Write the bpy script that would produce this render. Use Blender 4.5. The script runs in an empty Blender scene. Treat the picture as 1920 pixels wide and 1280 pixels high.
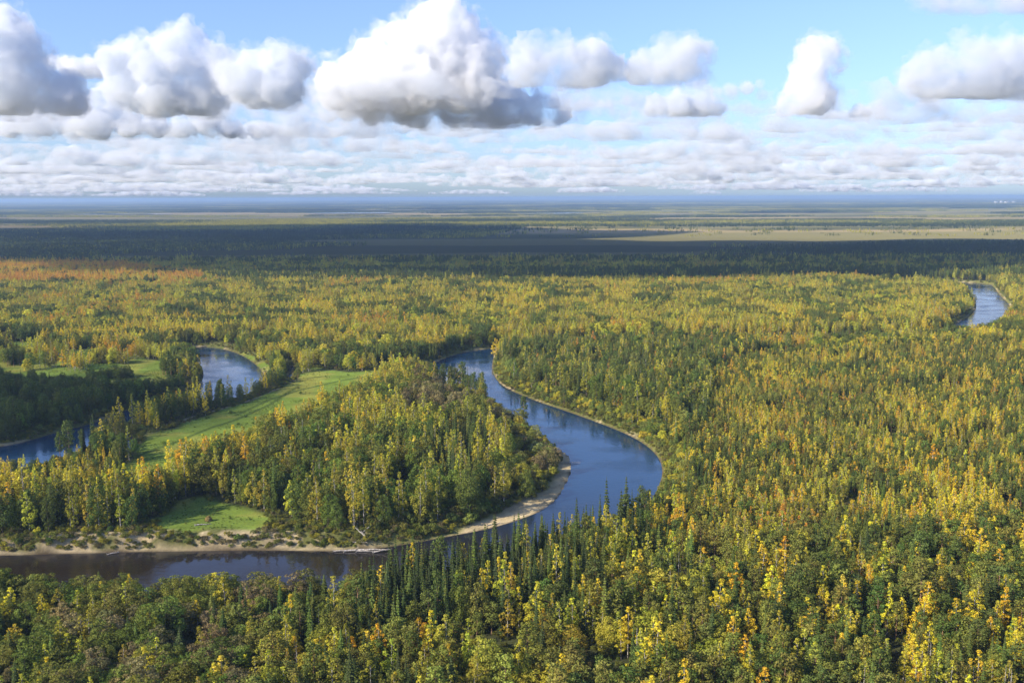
import bpy, bmesh, math, random
import numpy as np
from mathutils import Vector, Matrix

random.seed(7)
rng = np.random.default_rng(7)
R = math.radians
S = bpy.context.scene
COL = S.collection
HAZE = 0.000052
TAU = 2 * math.pi

# ------------------------------------------------------------------ camera
CAM_H = 150.0
F = 1900.0                       # focal length in pixels of a 1920 wide frame
PITCH = math.atan((640 - 370.3) / F)
ROLL = R(0.22)
cam_d = bpy.data.cameras.new("camera")
cam = bpy.data.objects.new("camera", cam_d)
COL.objects.link(cam)
S.camera = cam
cam_d.sensor_width = 36
cam_d.lens = 36 * F / 1920
cam_d.clip_start = 1.0
cam_d.clip_end = 300000
cam.matrix_world = (Matrix.Translation((0, 0, CAM_H)) @ Matrix.Rotation(R(90) - PITCH, 4, 'X')
                    @ Matrix.Rotation(-ROLL, 4, 'Z'))
MW = np.array(cam.matrix_world)

# ------------------------------------------------------------------ light
SUN_EL = R(29)
SUN_DIR = Vector((-math.cos(R(30)), -math.sin(R(30)), math.tan(SUN_EL))).normalized()   # towards the sun
sun_d = bpy.data.lights.new("sun", 'SUN')
sun_d.energy = 5.0
sun_d.angle = R(0.5)
sun_d.color = (1.0, 0.88, 0.70)
sun = bpy.data.objects.new("sun", sun_d)
COL.objects.link(sun)
sun.rotation_euler = SUN_DIR.to_track_quat('Z', 'Y').to_euler()
W = bpy.data.worlds.new("World")
S.world = W
W.use_nodes = True
nt = W.node_tree
bg = nt.nodes["Background"]
sky = nt.nodes.new("ShaderNodeTexSky")
sky.sky_type = 'NISHITA'
sky.sun_disc = False
sky.sun_elevation = SUN_EL
sky.sun_rotation = math.atan2(SUN_DIR.x, SUN_DIR.y)
sky.altitude = 150
sky.air_density = 1.0
sky.dust_density = 0.6
sky.ozone_density = 2.5
# the air near the horizon is bluer than the clear-air model gives: tint by elevation
tc = nt.nodes.new("ShaderNodeTexCoord"); sp = nt.nodes.new("ShaderNodeSeparateXYZ")
rp = nt.nodes.new("ShaderNodeValToRGB"); mx = nt.nodes.new("ShaderNodeMix")
mx.data_type = 'RGBA'; mx.blend_type = 'MULTIPLY'; mx.inputs[0].default_value = 1
nt.links.new(tc.outputs["Generated"], sp.inputs[0]); nt.links.new(sp.outputs[2], rp.inputs[0])
rp.color_ramp.elements[0].position = 0.0; rp.color_ramp.elements[0].color = (0.44, 0.57, 0.90, 1)
rp.color_ramp.elements[1].position = 0.35; rp.color_ramp.elements[1].color = (0.92, 0.89, 1.07, 1)
e_ = rp.color_ramp.elements.new(0.10); e_.color = (0.64, 0.71, 1.00, 1)
nt.links.new(sky.outputs[0], mx.inputs["A"]); nt.links.new(rp.outputs[0], mx.inputs["B"])
nt.links.new(mx.outputs["Result"], bg.inputs[0])
bg.inputs[1].default_value = 0.15

S.view_settings.view_transform = 'Standard'
S.view_settings.look = 'None'
S.view_settings.exposure = 0.56
S.view_settings.gamma = 1.0
S.render.engine = 'CYCLES'
S.cycles.max_bounces = 14
S.cycles.volume_bounces = 12
S.cycles.diffuse_bounces = 3
S.cycles.glossy_bounces = 3
S.cycles.transmission_bounces = 3
S.cycles.transparent_max_bounces = 8
S.cycles.use_denoising = True
S.cycles.volume_step_rate = 0.35
S.cycles.volume_max_steps = 512

# ------------------------------------------------------------------ helpers
def ray(px, py):
    """direction(s) through photograph pixels"""
    px = np.asarray(px, float); py = np.asarray(py, float)
    d = np.stack([(px - 960) / F, -(py - 640) / F, -np.ones_like(px)], -1)
    return d @ MW[:3, :3].T

def ground(px, py, z=0.0):
    d = ray(px, py)
    t = (z - CAM_H) / d[..., 2]
    return d[..., 0] * t, d[..., 1] * t

def to_px(x, y, z):
    p = np.stack([x, y, np.asarray(z) - CAM_H], -1) @ MW[:3, :3]
    w = np.maximum(-p[..., 2], 1e-3)
    return 960 + F * p[..., 0] / w, 640 - F * p[..., 1] / w

def hash3(ix, iy, iz, seed):
    h = (ix.astype(np.int64) * 374761393 + iy.astype(np.int64) * 668265263 + iz.astype(np.int64) * 2147483647 + seed * 1013904223) & 0xffffffff
    h = ((h ^ (h >> 13)) * 1274126177) & 0xffffffff
    h = ((h ^ (h >> 16)) * 2246822519) & 0xffffffff
    return ((h ^ (h >> 15)) & 0xffffff) / float(0xffffff)

def noise3(x, y, z, seed=0):
    x0, y0, z0 = np.floor(x), np.floor(y), np.floor(z)
    fx, fy, fz = x - x0, y - y0, z - z0
    u, v, w = (f * f * (3 - 2 * f) for f in (fx, fy, fz))
    r = 0
    for i in (0, 1):
        for j in (0, 1):
            for k in (0, 1):
                wt = (u if i else 1 - u) * (v if j else 1 - v) * (w if k else 1 - w)
                r = r + wt * hash3(x0 + i, y0 + j, z0 + k, seed)
    return r

def fbm2(x, y, scale, seed=0, octv=4):
    a, s, r = 1.0, 1.0 / scale, 0
    t = 0
    z = np.zeros_like(x)
    for o in range(octv):
        r = r + a * noise3(x * s, y * s, z + o * 7.3, seed + o)
        t += a; a *= .5; s *= 2.03
    return r / t

def inside(x, y, poly):
    r = np.zeros(x.shape, bool)
    n = len(poly)
    for i in range(n):
        x0, y0 = poly[i]; x1, y1 = poly[(i + 1) % n]
        if y0 == y1: continue
        c = ((y0 > y) != (y1 > y)) & (x < (x1 - x0) * (y - y0) / (y1 - y0) + x0)
        r ^= c
    return r

def sdist(x, y, poly):
    d = np.full(x.shape, 1e18)
    n = len(poly)
    for i in range(n):
        x0, y0 = poly[i]; x1, y1 = poly[(i + 1) % n]
        ex, ey = x1 - x0, y1 - y0
        L = ex * ex + ey * ey
        if L < 1e-9: continue
        t = np.clip(((x - x0) * ex + (y - y0) * ey) / L, 0, 1)
        d = np.minimum(d, (x - x0 - t * ex) ** 2 + (y - y0 - t * ey) ** 2)
    d = np.sqrt(d)
    return np.where(inside(x, y, poly), -d, d)

def chaikin(p, n=2):
    p = np.asarray(p, float)
    for _ in range(n):
        q = np.roll(p, -1, 0)
        p = np.stack([p * .75 + q * .25, p * .25 + q * .75], 1).reshape(-1, 2)
    return p

def gpoly(pts, z=0.0, smooth=2):
    pts = np.asarray(pts, float)
    x, y = ground(pts[:, 0], pts[:, 1], z)
    p = np.stack([x, y], -1)
    return chaikin(p, smooth) if smooth else p

def mesh_from(name, v, f, mat=None, smooth=False):
    me = bpy.data.meshes.new(name)
    v = np.asarray(v, np.float32)
    f = np.asarray(f, np.int32)
    k = f.shape[1]
    me.vertices.add(len(v)); me.vertices.foreach_set("co", v.ravel())
    me.loops.add(f.size); me.loops.foreach_set("vertex_index", f.ravel())
    me.polygons.add(len(f)); me.polygons.foreach_set("loop_start", np.arange(0, f.size, k, dtype=np.int32))
    me.polygons.foreach_set("loop_total", np.full(len(f), k, np.int32))
    me.update(calc_edges=True)
    if smooth: me.polygons.foreach_set("use_smooth", np.ones(len(f), bool))
    for m in (mat if isinstance(mat, (list, tuple)) else [mat] if mat else []): me.materials.append(m)
    return me

def link(name, me, parent=None, **props):
    o = bpy.data.objects.new(name, me); COL.objects.link(o)
    if parent: o.parent = parent
    for k, v in props.items(): o[k] = v
    return o

def new_mat(name):
    m = bpy.data.materials.new(name); m.use_nodes = True
    t = m.node_tree
    for n in list(t.nodes): t.nodes.remove(n)
    out = t.nodes.new("ShaderNodeOutputMaterial")
    return m, t, out

def N(t, typ, **kw):
    n = t.nodes.new(typ)
    for k, v in kw.items():
        if k in n.inputs.keys(): n.inputs[k].default_value = v
        else: setattr(n, k, v)
    return n

# ------------------------------------------------------------------ sky: clouds
def cloud_mat(name, dens, col=(1, 1, 1), an=0.0, ns=0, lo=.31, hi=.58):
    m, t, out = new_mat(name)
    v = N(t, "ShaderNodeVolumePrincipled")
    if ns:
        g = N(t, "ShaderNodeNewGeometry"); n = N(t, "ShaderNodeTexNoise", Scale=1.0 / ns, Detail=5.0, Roughness=0.62)
        mr = N(t, "ShaderNodeMapRange"); mr.interpolation_type = 'SMOOTHSTEP'
        mr.inputs["From Min"].default_value = lo; mr.inputs["From Max"].default_value = hi
        mr.inputs["To Min"].default_value = 0; mr.inputs["To Max"].default_value = dens
        t.links.new(g.outputs["Position"], n.inputs["Vector"]); t.links.new(n.outputs[0], mr.inputs[0])
        t.links.new(mr.outputs[0], v.inputs["Density"])
    v.inputs["Color"].default_value = (*col, 1)
    v.inputs["Density"].default_value = dens
    v.inputs["Anisotropy"].default_value = an
    t.links.new(v.outputs[0], out.inputs["Volume"])
    return m

def ico(sub):
    bm = bmesh.new(); bmesh.ops.create_icosphere(bm, subdivisions=sub, radius=1)
    v = np.array([p.co[:] for p in bm.verts]); f = np.array([[q.index for q in p.verts] for p in bm.faces]); bm.free()
    return v, f
IV, IF = ico(3)

def cloud_mesh(name, balls, vox, base, mat, seed=0, rough=1.0, flat=0.07):
    """balls: list of (x, y, z, r) in world metres; union by voxel remesh, billowed, flattened at the base"""
    V, Fs = [], []
    for i, (x, y, z, r) in enumerate(balls):
        V.append(IV * r + (x, y, z)); Fs.append(IF + i * len(IV))
    me = mesh_from("tmp", np.concatenate(V), np.concatenate(Fs))
    o = bpy.data.objects.new("tmp", me); COL.objects.link(o)
    md = o.modifiers.new("r", 'REMESH'); md.mode = 'VOXEL'; md.voxel_size = vox
    dg = bpy.context.evaluated_depsgraph_get()
    ev = o.evaluated_get(dg)
    m2 = bpy.data.meshes.new_from_object(ev)
    bpy.data.objects.remove(o); bpy.data.meshes.remove(me)
    n = len(m2.vertices)
    co = np.empty(n * 3, np.float32); m2.vertices.foreach_get("co", co); co = co.reshape(-1, 3).astype(float)
    no = np.empty(n * 3, np.float32); m2.vertex_normals.foreach_get("vector", no); no = no.reshape(-1, 3)
    R0 = np.mean([b[3] for b in balls]) * 1.3
    d = 0
    amp, sc = R0 * 0.72 * rough, R0 * 1.1
    for k in range(5):
        if sc < vox * 1.3: break
        a = noise3(co[:, 0] / sc + 31 * k, co[:, 1] / sc, co[:, 2] / sc, seed + k)
        d = d + amp * (0.45 - np.abs(2 * a - 1))          # billows
        amp *= .58; sc *= .5
    top = np.clip((co[:, 2] - base) / (R0 * .8), 0.15, 1)
    co = co + no * (d * top)[:, None]
    zz = co[:, 2] - base
    wob = (noise3(co[:, 0] / (R0 * .8), co[:, 1] / (R0 * .8), co[:, 2] * 0, seed + 9) - .5) * R0 * .12
    co[:, 2] = np.where(zz < wob, base + wob + (zz - wob) * flat, co[:, 2])
    m2.vertices.foreach_set("co", co.astype(np.float32).ravel()); m2.update()
    o = bpy.data.objects.new("tmp", m2); COL.objects.link(o)          # a second pass removes folds
    md = o.modifiers.new("r", 'REMESH'); md.mode = 'VOXEL'; md.voxel_size = vox * .95
    m3 = bpy.data.meshes.new_from_object(o.evaluated_get(bpy.context.evaluated_depsgraph_get()))
    bpy.data.objects.remove(o); bpy.data.meshes.remove(m2); m2 = m3
    # keep the largest piece
    n = len(m2.vertices); ed = np.empty(len(m2.edges) * 2, np.int32); m2.edges.foreach_get("vertices", ed); ed = ed.reshape(-1, 2)
    lb = np.arange(n)
    for _ in range(400):
        a, b = lb[ed[:, 0]], lb[ed[:, 1]]; mn = np.minimum(a, b)
        nl_ = lb.copy(); np.minimum.at(nl_, ed[:, 0], mn); np.minimum.at(nl_, ed[:, 1], mn); nl_ = nl_[nl_]
        if (nl_ == lb).all(): break
        lb = nl_
    keep_ = np.bincount(lb).argmax()
    if (lb != keep_).any():
        bm = bmesh.new(); bm.from_mesh(m2); bm.verts.ensure_lookup_table()
        bmesh.ops.delete(bm, geom=[bm.verts[i] for i in np.where(lb != keep_)[0]], context='VERTS'); bm.to_mesh(m2); bm.free()
    m2.materials.clear(); m2.materials.append(mat); m2.update(); m2.name = name
    return m2

M_CLOUD = cloud_mat("cumulus_vapour", 0.0125, (0.885, 0.918, 0.96), 0.0, 420, .34, .74)
M_MID = cloud_mat("grey_cumulus_vapour", 0.010, (0.945, 0.962, 0.985), 0.0, 420, .34, .74)
M_BRIGHT = cloud_mat("bright_cumulus_vapour", 0.0125, (0.985, 0.990, 0.997), 0.0, 420, .34, .74)
M_WISP = cloud_mat("cloud_wisps", 0.0050, (0.94, 0.96, 0.99), 0.0, 240, .46, .76)
M_FAR = cloud_mat("far_cumulus_vapour", 0.0042, (0.91, 0.945, 0.985), 0.0, 800, .43, .74)  # thin and bluish vapour stands in for distance haze on the far clouds
M_DENSE = cloud_mat("dense_cumulus_vapour", 0.014, (0.998, 0.999, 1.0), 0.0)
M_CLOUD2 = cloud_mat("thin_cumulus_vapour", 0.006, (0.99, 0.995, 1.0), 0.0, 200)

def px_cloud(balls_px, base_py, base_z, label, depth=0.9, mat=None, seed=0, extra=2, dist=None, rough=1.0):
    """a cumulus whose outline is a set of circles (px, py, r) at the distance where its base stands at base_z"""
    cx = np.mean([b[0] for b in balls_px])
    d = ray(cx, base_py)
    t = (base_z - CAM_H) / d[2]
    if dist: t = dist / d[1]
    Y = d[1] * t
    rs = np.random.default_rng(seed + 100)
    out = []
    for (px, py, r) in balls_px:
        q = ray(px, py); s = Y / q[1]
        rm = r * Y / F
        c = q * s + (0, 0, CAM_H)
        for k in range(1 + extra):
            oy = 0 if k == 0 else rs.uniform(-1, 1) * rm * depth
            sc = .93 if k == 0 else rs.uniform(.5, .85)
            ox = 0 if k == 0 else rs.uniform(-.4, .4) * rm
            out.append((c[0] + ox, c[1] + oy + rs.uniform(-.3, .3) * rm, c[2] - (1 - sc) * rm * .2, rm * sc))
        for k in range(7):                       # small buds on the side and top of each puff
            a = rs.uniform(-.3, math.pi + .3); e = rs.uniform(-1, 1)
            sc = rs.uniform(.16, .36)
            out.append((c[0] + math.cos(a) * rm * .85 * math.cos(e), c[1] + math.sin(e) * rm * .85, c[2] + math.sin(a) * rm * .85 * math.cos(e), rm * sc))
    base = (ray(cx, base_py) * (Y / ray(cx, base_py)[1]))[2] + CAM_H
    R0 = np.mean([b[3] for b in out]) * 1.5
    vox = max(R0 / 15, Y / F * 1.5)
    me = cloud_mesh("cumulus_cloud", out, vox, base, mat or M_CLOUD, seed, rough)
    big_ = [(a, b, c, r * 1.10 + R0 * .16) for a, b, c, r in out]
    ws_ = cloud_mesh("cloud_wisps", big_, vox * 1.2, base - R0 * .25, M_WISP, seed + 40, rough * 1.3)
    o_ = link("cumulus_cloud", me, None, label=label, category="cloud", group="cumulus clouds over the plain")
    link("wisps", ws_, o_)
    return o_

BIG = [
    # label, base_py, base_z, circles
    ("towering white cumulus with the highest and brightest top", 215, 1300, 3,
     [(820, 60, 55), (760, 90, 50), (710, 110, 38), (870, 95, 55), (905, 110, 42), (700, 150, 60), (640, 160, 45), (780, 150, 70), (870, 160, 60), (840, 30, 28), (730, 75, 22)]),
    ("broad grey flat-bottomed cloud in front of the tallest one's foot", 240, 1150, 23,
     [(700, 200, 32), (745, 190, 42), (800, 170, 42), (850, 180, 46), (900, 180, 46), (950, 195, 40), (1000, 208, 30), (1045, 212, 24), (780, 210, 34), (860, 215, 32), (650, 205, 22), (930, 215, 28), (830, 145, 28), (610, 212, 18)]),
    ("grey-topped cumulus with a pointed white crown over the left plain", 216, 1150, 5,
     [(335, 110, 52), (345, 75, 26), (280, 125, 50), (230, 120, 38), (390, 130, 48), (300, 175, 55), (250, 165, 45), (370, 175, 50), (208, 108, 18)]),
    ("rounded white cumulus next to the pointed crowned one", 206, 1150, 6,
     [(480, 150, 55), (535, 125, 42), (445, 145, 35), (520, 165, 48), (545, 105, 20)]),
    ("huge blue-grey cumulus cut off by the frame edge", 214, 1000, 7,
     [(0, 90, 62), (10, 45, 26), (30, 140, 60), (-40, 150, 80), (80, 175, 45), (120, 190, 40), (-10, 190, 60), (-60, 60, 60)]),
    ("pillar shaped white cumulus standing alone in blue sky", 220, 1150, 8,
     [(1528, 102, 33), (1553, 112, 28), (1520, 125, 32), (1516, 150, 34), (1512, 175, 38), (1538, 182, 34), (1478, 195, 24), (1500, 185, 30), (1550, 82, 14)]),
    ("wide grey cumulus bank at the side of the frame over the far river", 184, 1000, 9,
     [(1760, 140, 48), (1820, 125, 55), (1880, 120, 50), (1940, 130, 60), (1730, 160, 32), (1850, 165, 40), (1720, 125, 18), (1800, 165, 38), (1920, 175, 40)]),
    ("soft grey flat-bottomed cumulus joining the tall cloud", 163, 1000, 10,
     [(1000, 105, 38), (1050, 125, 48), (1110, 120, 45), (990, 140, 38), (1090, 145, 36), (1150, 130, 26)]),
    ("rounded dome shaped grey-white cumulus above the mid plain", 160, 1000, 11,
     [(1260, 115, 46), (1300, 110, 36), (1210, 130, 34), (1250, 140, 36), (1310, 140, 26), (1190, 145, 18)]),
    ("low broad grey cumulus beneath the dome shaped one", 219, 1150, 12,
     [(1270, 200, 30), (1310, 190, 34), (1230, 205, 22), (1340, 200, 20), (1110, 195, 24), (1160, 200, 24), (1060, 200, 20)]),
    ("dark torn cloud scrap trailing from the grey cumulus", 190, 1000, 13,
     [(1370, 172, 14), (1400, 165, 13), (1345, 180, 14), (1425, 158, 9), (1430, 180, 12)]),
    ("small dark isolated cloud scrap in the blue gap", 220, 1150, 14,
     [(1610, 205, 12), (1622, 212, 12), (1600, 215, 10)]),
    ("ragged grey cloud base entering at the top of the frame", 24, 1000, 15,
     [(1755, 2, 22), (1800, -2, 32), (1850, -4, 36), (1900, -4, 36), (1950, -6, 36), (1722, 0, 14), (1990, -8, 36)]),
    ("long low cream coloured cumulus bank under the left clouds", 262, 1250, 16,
     [(60, 232, 26), (110, 228, 24), (160, 215, 34), (200, 200, 34), (240, 235, 24), (290, 235, 24), (340, 238, 22), (20, 240, 20), (180, 240, 28), (140, 238, 22), (390, 232, 24), (430, 240, 20), (380, 205, 26)]),
    ("white cloud strip between the two left cumulus", 150, 1900, 17,
     [(130, 125, 20), (165, 128, 22), (100, 120, 14), (195, 130, 18)]),
    ("dark blue lens shaped cloud low over the left plain", 262, 1250, 18,
     [(480, 248, 14), (500, 244, 14), (455, 252, 10), (530, 252, 10)]),
]
THIN = {"ragged grey cloud base entering at the top of the frame", "dark torn cloud scrap trailing from the grey cumulus", "small dark isolated cloud scrap in the blue gap",
        "dark blue lens shaped cloud low over the left plain"}
for lab, bpy_, bz, seed, circ in BIG:
    px_cloud(circ, bpy_, bz, lab, seed=seed, mat=M_CLOUD2 if lab in THIN else M_BRIGHT if seed in (3, 8, 17) else M_MID if seed == 23 else None)

# a library of small flat-bottomed cumulus, set out over the plain to the horizon
lib = []
for k in range(9):
    rs = np.random.default_rng(50 + k)
    bl = []
    w = rs.uniform(1.0, 4.6)
    for j in range(int(8 + w * 4)):
        nb_ = int(8 + w * 4); x = -w + 2 * w * (j + rs.uniform(.2, .8)) / nb_; q = 1 - abs(x) / w * .85
        r = rs.uniform(.34, .6) * (0.55 + .45 * q)
        bl.append((x * 300, rs.uniform(-.35, .35) * 300, (rs.uniform(0, .75) * q + .12) * 300, r * 300))
    lib.append(cloud_mesh("small_cumulus", bl, 34, 20, M_FAR, seed=200 + k, rough=.9))

def small_cloud(x, y, z, sx, sz, k, rz, label, mat=None):
    o = link("cumulus_cloud", lib[k], None, label=label, category="cloud", group="small clouds in the low bank above the horizon")
    o.location = (x, y, z); o.scale = (sx, sx, sz); o.rotation_euler = (0, 0, rz)
    return o
rs = np.random.default_rng(5)
placed = []
for (ya, yb, n, sa, sb, za, zb) in ((13500, 21000, 56, 1.0, 2.8, .5, 1.0), (21000, 36000, 76, 1.2, 4.4, .3, .9), (36000, 70000, 85, 1.8, 6.5, .25, .7), (70000, 105000, 40, 4, 8, .2, .5)):
    k = tries = 0
    while k < n and tries < 5000:
        tries += 1
        y = ya + (yb - ya) * rs.random()
        x = rs.uniform(-.62, .62) * y
        sx = sa + (sb - sa) * rs.random() ** 1.8; r = sx * 620
        if any((x - p) ** 2 + (y - q) ** 2 < ((r + c) * .72) ** 2 for p, q, c in placed): continue
        placed.append((x, y, r)); k += 1
        o_ = small_cloud(x, y, rs.uniform(1180, 1420) - y * y / 1.2742e7, sx, sx * rs.uniform(za, zb), int(rs.integers(9)), rs.uniform(-.5, .5),
                    "small distant flat-bottomed cloud in the low bank above the horizon")

marks_ = [("the cloud cut off by the frame", 30), ("the pointed crowned cloud", 320), ("the rounded left cloud", 500), ("the gap before the tallest cloud", 600), ("the tallest cloud", 800), ("the grey flat cloud", 1050),
          ("the dome shaped cloud", 1260), ("the gap beside the pillar cloud", 1400), ("the pillar cloud", 1530), ("the dark scrap", 1640), ("the wide right bank", 1830)]
rows_ = {}
for o_ in [q for q in COL.objects if q.get("group") == "small clouds in the low bank above the horizon"]:
    a_, b_ = to_px(o_.location.x, o_.location.y, o_.location.z)
    mk = min(marks_, key=lambda m: abs(m[1] - a_))[0]
    rw = "distant upper" if b_ < 285 else "far middle" if b_ < 320 else "faint lowest"
    rows_.setdefault(f"{rw} row cloud under {mk}", []).append((float(a_), o_.name))
ORD = ["first", "second", "third", "fourth", "fifth", "sixth", "seventh", "eighth", "ninth", "tenth", "eleventh", "twelfth", "thirteenth", "fourteenth", "fifteenth", "sixteenth", "seventeenth", "eighteenth", "nineteenth", "twentieth"]
ORD += ["twenty-" + o for o in ORD[:9]] + ["thirtieth"] + ["thirty-" + o for o in ORD[:9]]
for l_, v_ in rows_.items():
    for r_, (_, nm) in enumerate(sorted(v_)): bpy.data.objects[nm]["label"] = l_ + (f", {ORD[min(r_, 38)]} from left" if len(v_) > 1 else "")

# clouds higher up and nearer, above the frame: they throw the broad shadows over the plain
def shadow_cloud(pts, z, label, seed, r=220):
    """pts: ground points to be shaded (x, y, radius)"""
    bl = []
    for (x, y, rr) in pts:
        k = z / SUN_DIR.z
        bl.append((x + SUN_DIR.x * k, y + SUN_DIR.y * k, z + rr * .25, rr))
    me = cloud_mesh("cumulus_cloud", bl, r / 5, z, M_DENSE, seed, .6)
    return link("cumulus_cloud", me, None, label=label, category="cloud", group="cumulus clouds overhead beyond the top of the frame")

def band(x0, y0, x1, y1, depth, n, seed):
    rs = np.random.default_rng(seed); out = []
    for i in range(n):
        t = (i + rs.random()) / n
        out.append((x0 + (x1 - x0) * t, y0 + (y1 - y0) * t + rs.uniform(-.5, .5) * depth, depth * rs.uniform(.3, .5)))
    return out

def shade_grid(px_poly, z, step, r, label, seed):
    """a flat-bottomed cloud whose shadow falls on the ground polygon px_poly"""
    P = gpoly(px_poly, 4, 0)
    x0, y0 = P.min(0); x1, y1 = P.max(0)
    rs = np.random.default_rng(seed)
    pts = []
    for yy in np.arange(y0, y1 + step, step):
        for xx in np.arange(x0, x1 + step, step):
            a, b = xx + rs.uniform(-.3, .3) * step, yy + rs.uniform(-.3, .3) * step
            if sdist(np.array([a]), np.array([b]), P)[0] < -r * .45: pts.append((a, b, r * rs.uniform(.8, 1.1)))
    return shadow_cloud(pts, z, label, seed, r)

shade_grid([(-500, 514), (150, 512), (250, 524), (600, 533), (1200, 531), (1750, 528), (2500, 528), (2500, 458), (1100, 458), (850, 455), (-500, 455)],
           1300, 400, 330, "broad flat cumulus sheet overhead shading the near edge of the dark plain", 31)
shade_grid([(-500, 462), (1090, 458), (1120, 436), (1000, 430), (600, 429), (500, 427), (-500, 431)],
           1500, 520, 430, "second broad cumulus sheet overhead shading the far left plain", 32)
shade_grid([(-300, 705), (60, 712), (250, 722), (385, 715), (410, 765), (260, 805), (100, 830), (-300, 860)],
           900, 55, 50, "small cloud overhead shading the wood beside the oxbow", 33)

# ------------------------------------------------------------------ layout on the ground
RIVER = gpoly([(930, 655), (922, 680), (925, 705), (945, 727), (1000, 750), (1060, 770), (1130, 795), (1190, 820), (1226, 845), (1243, 872), (1240, 905),
               (1205, 965), (1120, 1015), (1000, 1050), (860, 1082), (740, 1105), (560, 1122), (300, 1128), (0, 1128), (-300, 1135), (-800, 1140),
               (-800, 1052), (-300, 1046), (0, 1041), (150, 1037), (300, 1033), (500, 1031), (640, 1033), (700, 1029), (770, 1019), (850, 1004), (920, 991), (1000, 966),
               (1042, 940), (1064, 905), (1074, 872), (1066, 850), (1030, 838), (985, 800), (930, 760), (870, 730), (820, 722), (795, 705), (800, 690), (840, 668), (890, 656),
               (1000, 645), (1200, 640), (1500, 637), (1765, 632), (1782, 622), (1792, 606), (1822, 592), (1834, 570), (1815, 548), (1780, 536), (1600, 531), (1620, 527), (1850, 530), (1866, 539),
               (1872, 552), (1896, 573), (1892, 592), (1870, 617), (1812, 640), (1500, 650), (1200, 653), (1000, 656)])
OXBOW = gpoly([(345, 650), (372, 678), (384, 700), (374, 725), (345, 742), (255, 762), (180, 793), (100, 812), (50, 828), (0, 838), (-200, 860), (-200, 915), (0, 895), (110, 868),
               (185, 836), (252, 786), (335, 768), (430, 758), (475, 738), (502, 705), (462, 668), (410, 651)])
POOLS = [gpoly(p) for p in ([(548, 683), (551, 690), (548, 705), (542, 716), (538, 712), (542, 700), (541, 690)],
                            [(240, 815), (248, 820), (250, 838), (244, 850), (235, 854), (236, 840), (240, 828)])]
MEADOWS = [gpoly(p, 4) for p in (
    [(735, 690), (640, 697), (575, 684), (555, 712), (480, 745), (400, 775), (330, 800), (262, 815), (245, 850), (215, 880), (240, 905), (330, 897), (400, 864), (500, 820), (560, 790), (620, 760), (690, 734), (745, 708)],
    [(285, 1004), (320, 965), (345, 940), (400, 935), (490, 955), (505, 985), (480, 1004), (380, 1006)],
    [(715, 985), (725, 930), (745, 905), (775, 905), (765, 940), (745, 975)],
    [(-60, 640), (20, 637), (90, 644), (130, 668), (140, 652), (220, 655), (320, 680), (350, 712), (290, 728), (200, 722), (90, 712), (30, 722), (-60, 715)],
    [(330, 640), (440, 648), (520, 690), (520, 712), (495, 712), (455, 668), (405, 655), (345, 655)],
    [(1570, 533), (1640, 531), (1720, 533), (1700, 537), (1600, 537)],
    [(60, 812), (180, 790), (250, 765), (270, 775), (190, 803), (110, 822)])]
SAND = gpoly([(1045, 838), (1060, 845), (1078, 870), (1068, 908), (1045, 945), (1002, 972), (920, 997), (850, 1010), (800, 1014), (850, 1000), (905, 978), (965, 953), (1015, 930), (1040, 900), (1050, 872)], 0.5)
TRACKS = [np.array(list(zip(*ground(np.array(a, float), np.array(b, float), 4)))) for a, b in (
    ([560, 505, 445, 400, 330, 262], [722, 757, 785, 800, 828, 850]),
    ([735, 640, 560, 500, 440], [697, 712, 730, 750, 778]),)]
DIRT = [np.array(list(zip(*ground(np.array(a, float), np.array(b, float), 4)))) for a, b in (
    ([545, 546, 530, 470, 390, 300, 262, 243, 232], [685, 712, 722, 748, 772, 800, 812, 826, 858]),)]

def water_dist(x, y):
    d = np.minimum(sdist(x, y, RIVER), sdist(x, y, OXBOW))
    for p in POOLS: d = np.minimum(d, sdist(x, y, p))
    return d

def line_dist(x, y, L):
    d = np.full(x.shape, 1e9)
    for (x0, y0), (x1, y1) in zip(L[:-1], L[1:]):
        ex, ey = x1 - x0, y1 - y0
        t = np.clip(((x - x0) * ex + (y - y0) * ey) / (ex * ex + ey * ey), 0, 1)
        d = np.minimum(d, np.hypot(x - x0 - t * ex, y - y0 - t * ey))
    return d

def sstep(a, b, x):
    t = np.clip((x - a) / (b - a), 0, 1); return t * t * (3 - 2 * t)

CLIFF = gpoly([(-900, 1060), (700, 1045), (720, 1000), (640, 990), (300, 985), (-900, 985)], 0, 0)

def height(x, y, dw, sd):
    """land height from distance to water (dw) and to the sand bar (sd)"""
    cliff = sstep(12, -8, sdist(x, y, CLIFF))
    land = 3.6 + 1.8 * (fbm2(x, y, 90, 3, 3) - .5) + 1.6 * cliff + 14 * (fbm2(x, y, 3000, 5, 2) - .5) * sstep(2500, 6000, np.hypot(x, y))
    wd = 11 + 5 * (fbm2(x, y, 30, 8, 2) - .5) - 2.0 * cliff
    er = (fbm2(x, y, 8, 12, 4) - .5) * 15 * cliff
    e = sstep(0, 1, (dw + er * sstep(0.5, 3, dw)) / wd)
    h = np.where(dw < 0, np.maximum(dw * .35, -2.5), 0.05 + land * (0.16 * np.clip(dw / 2.5, 0, 1) + .84 * e))
    low = 0.1 + dw * .05 + .25 * (fbm2(x, y, 9, 14, 2) - .5)
    w = sstep(10, -2, sd)
    return np.where(dw < 0, h, h * (1 - w) + low * w)

def ground_all(x, y):
    near = np.hypot(x, y) < 3600
    dw = np.full(x.shape, 500.0); sd = np.full(x.shape, 500.0)
    dw[near] = water_dist(x[near], y[near]); sd[near] = sdist(x[near], y[near], SAND)
    return height(x, y, dw, sd), dw, sd

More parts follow.
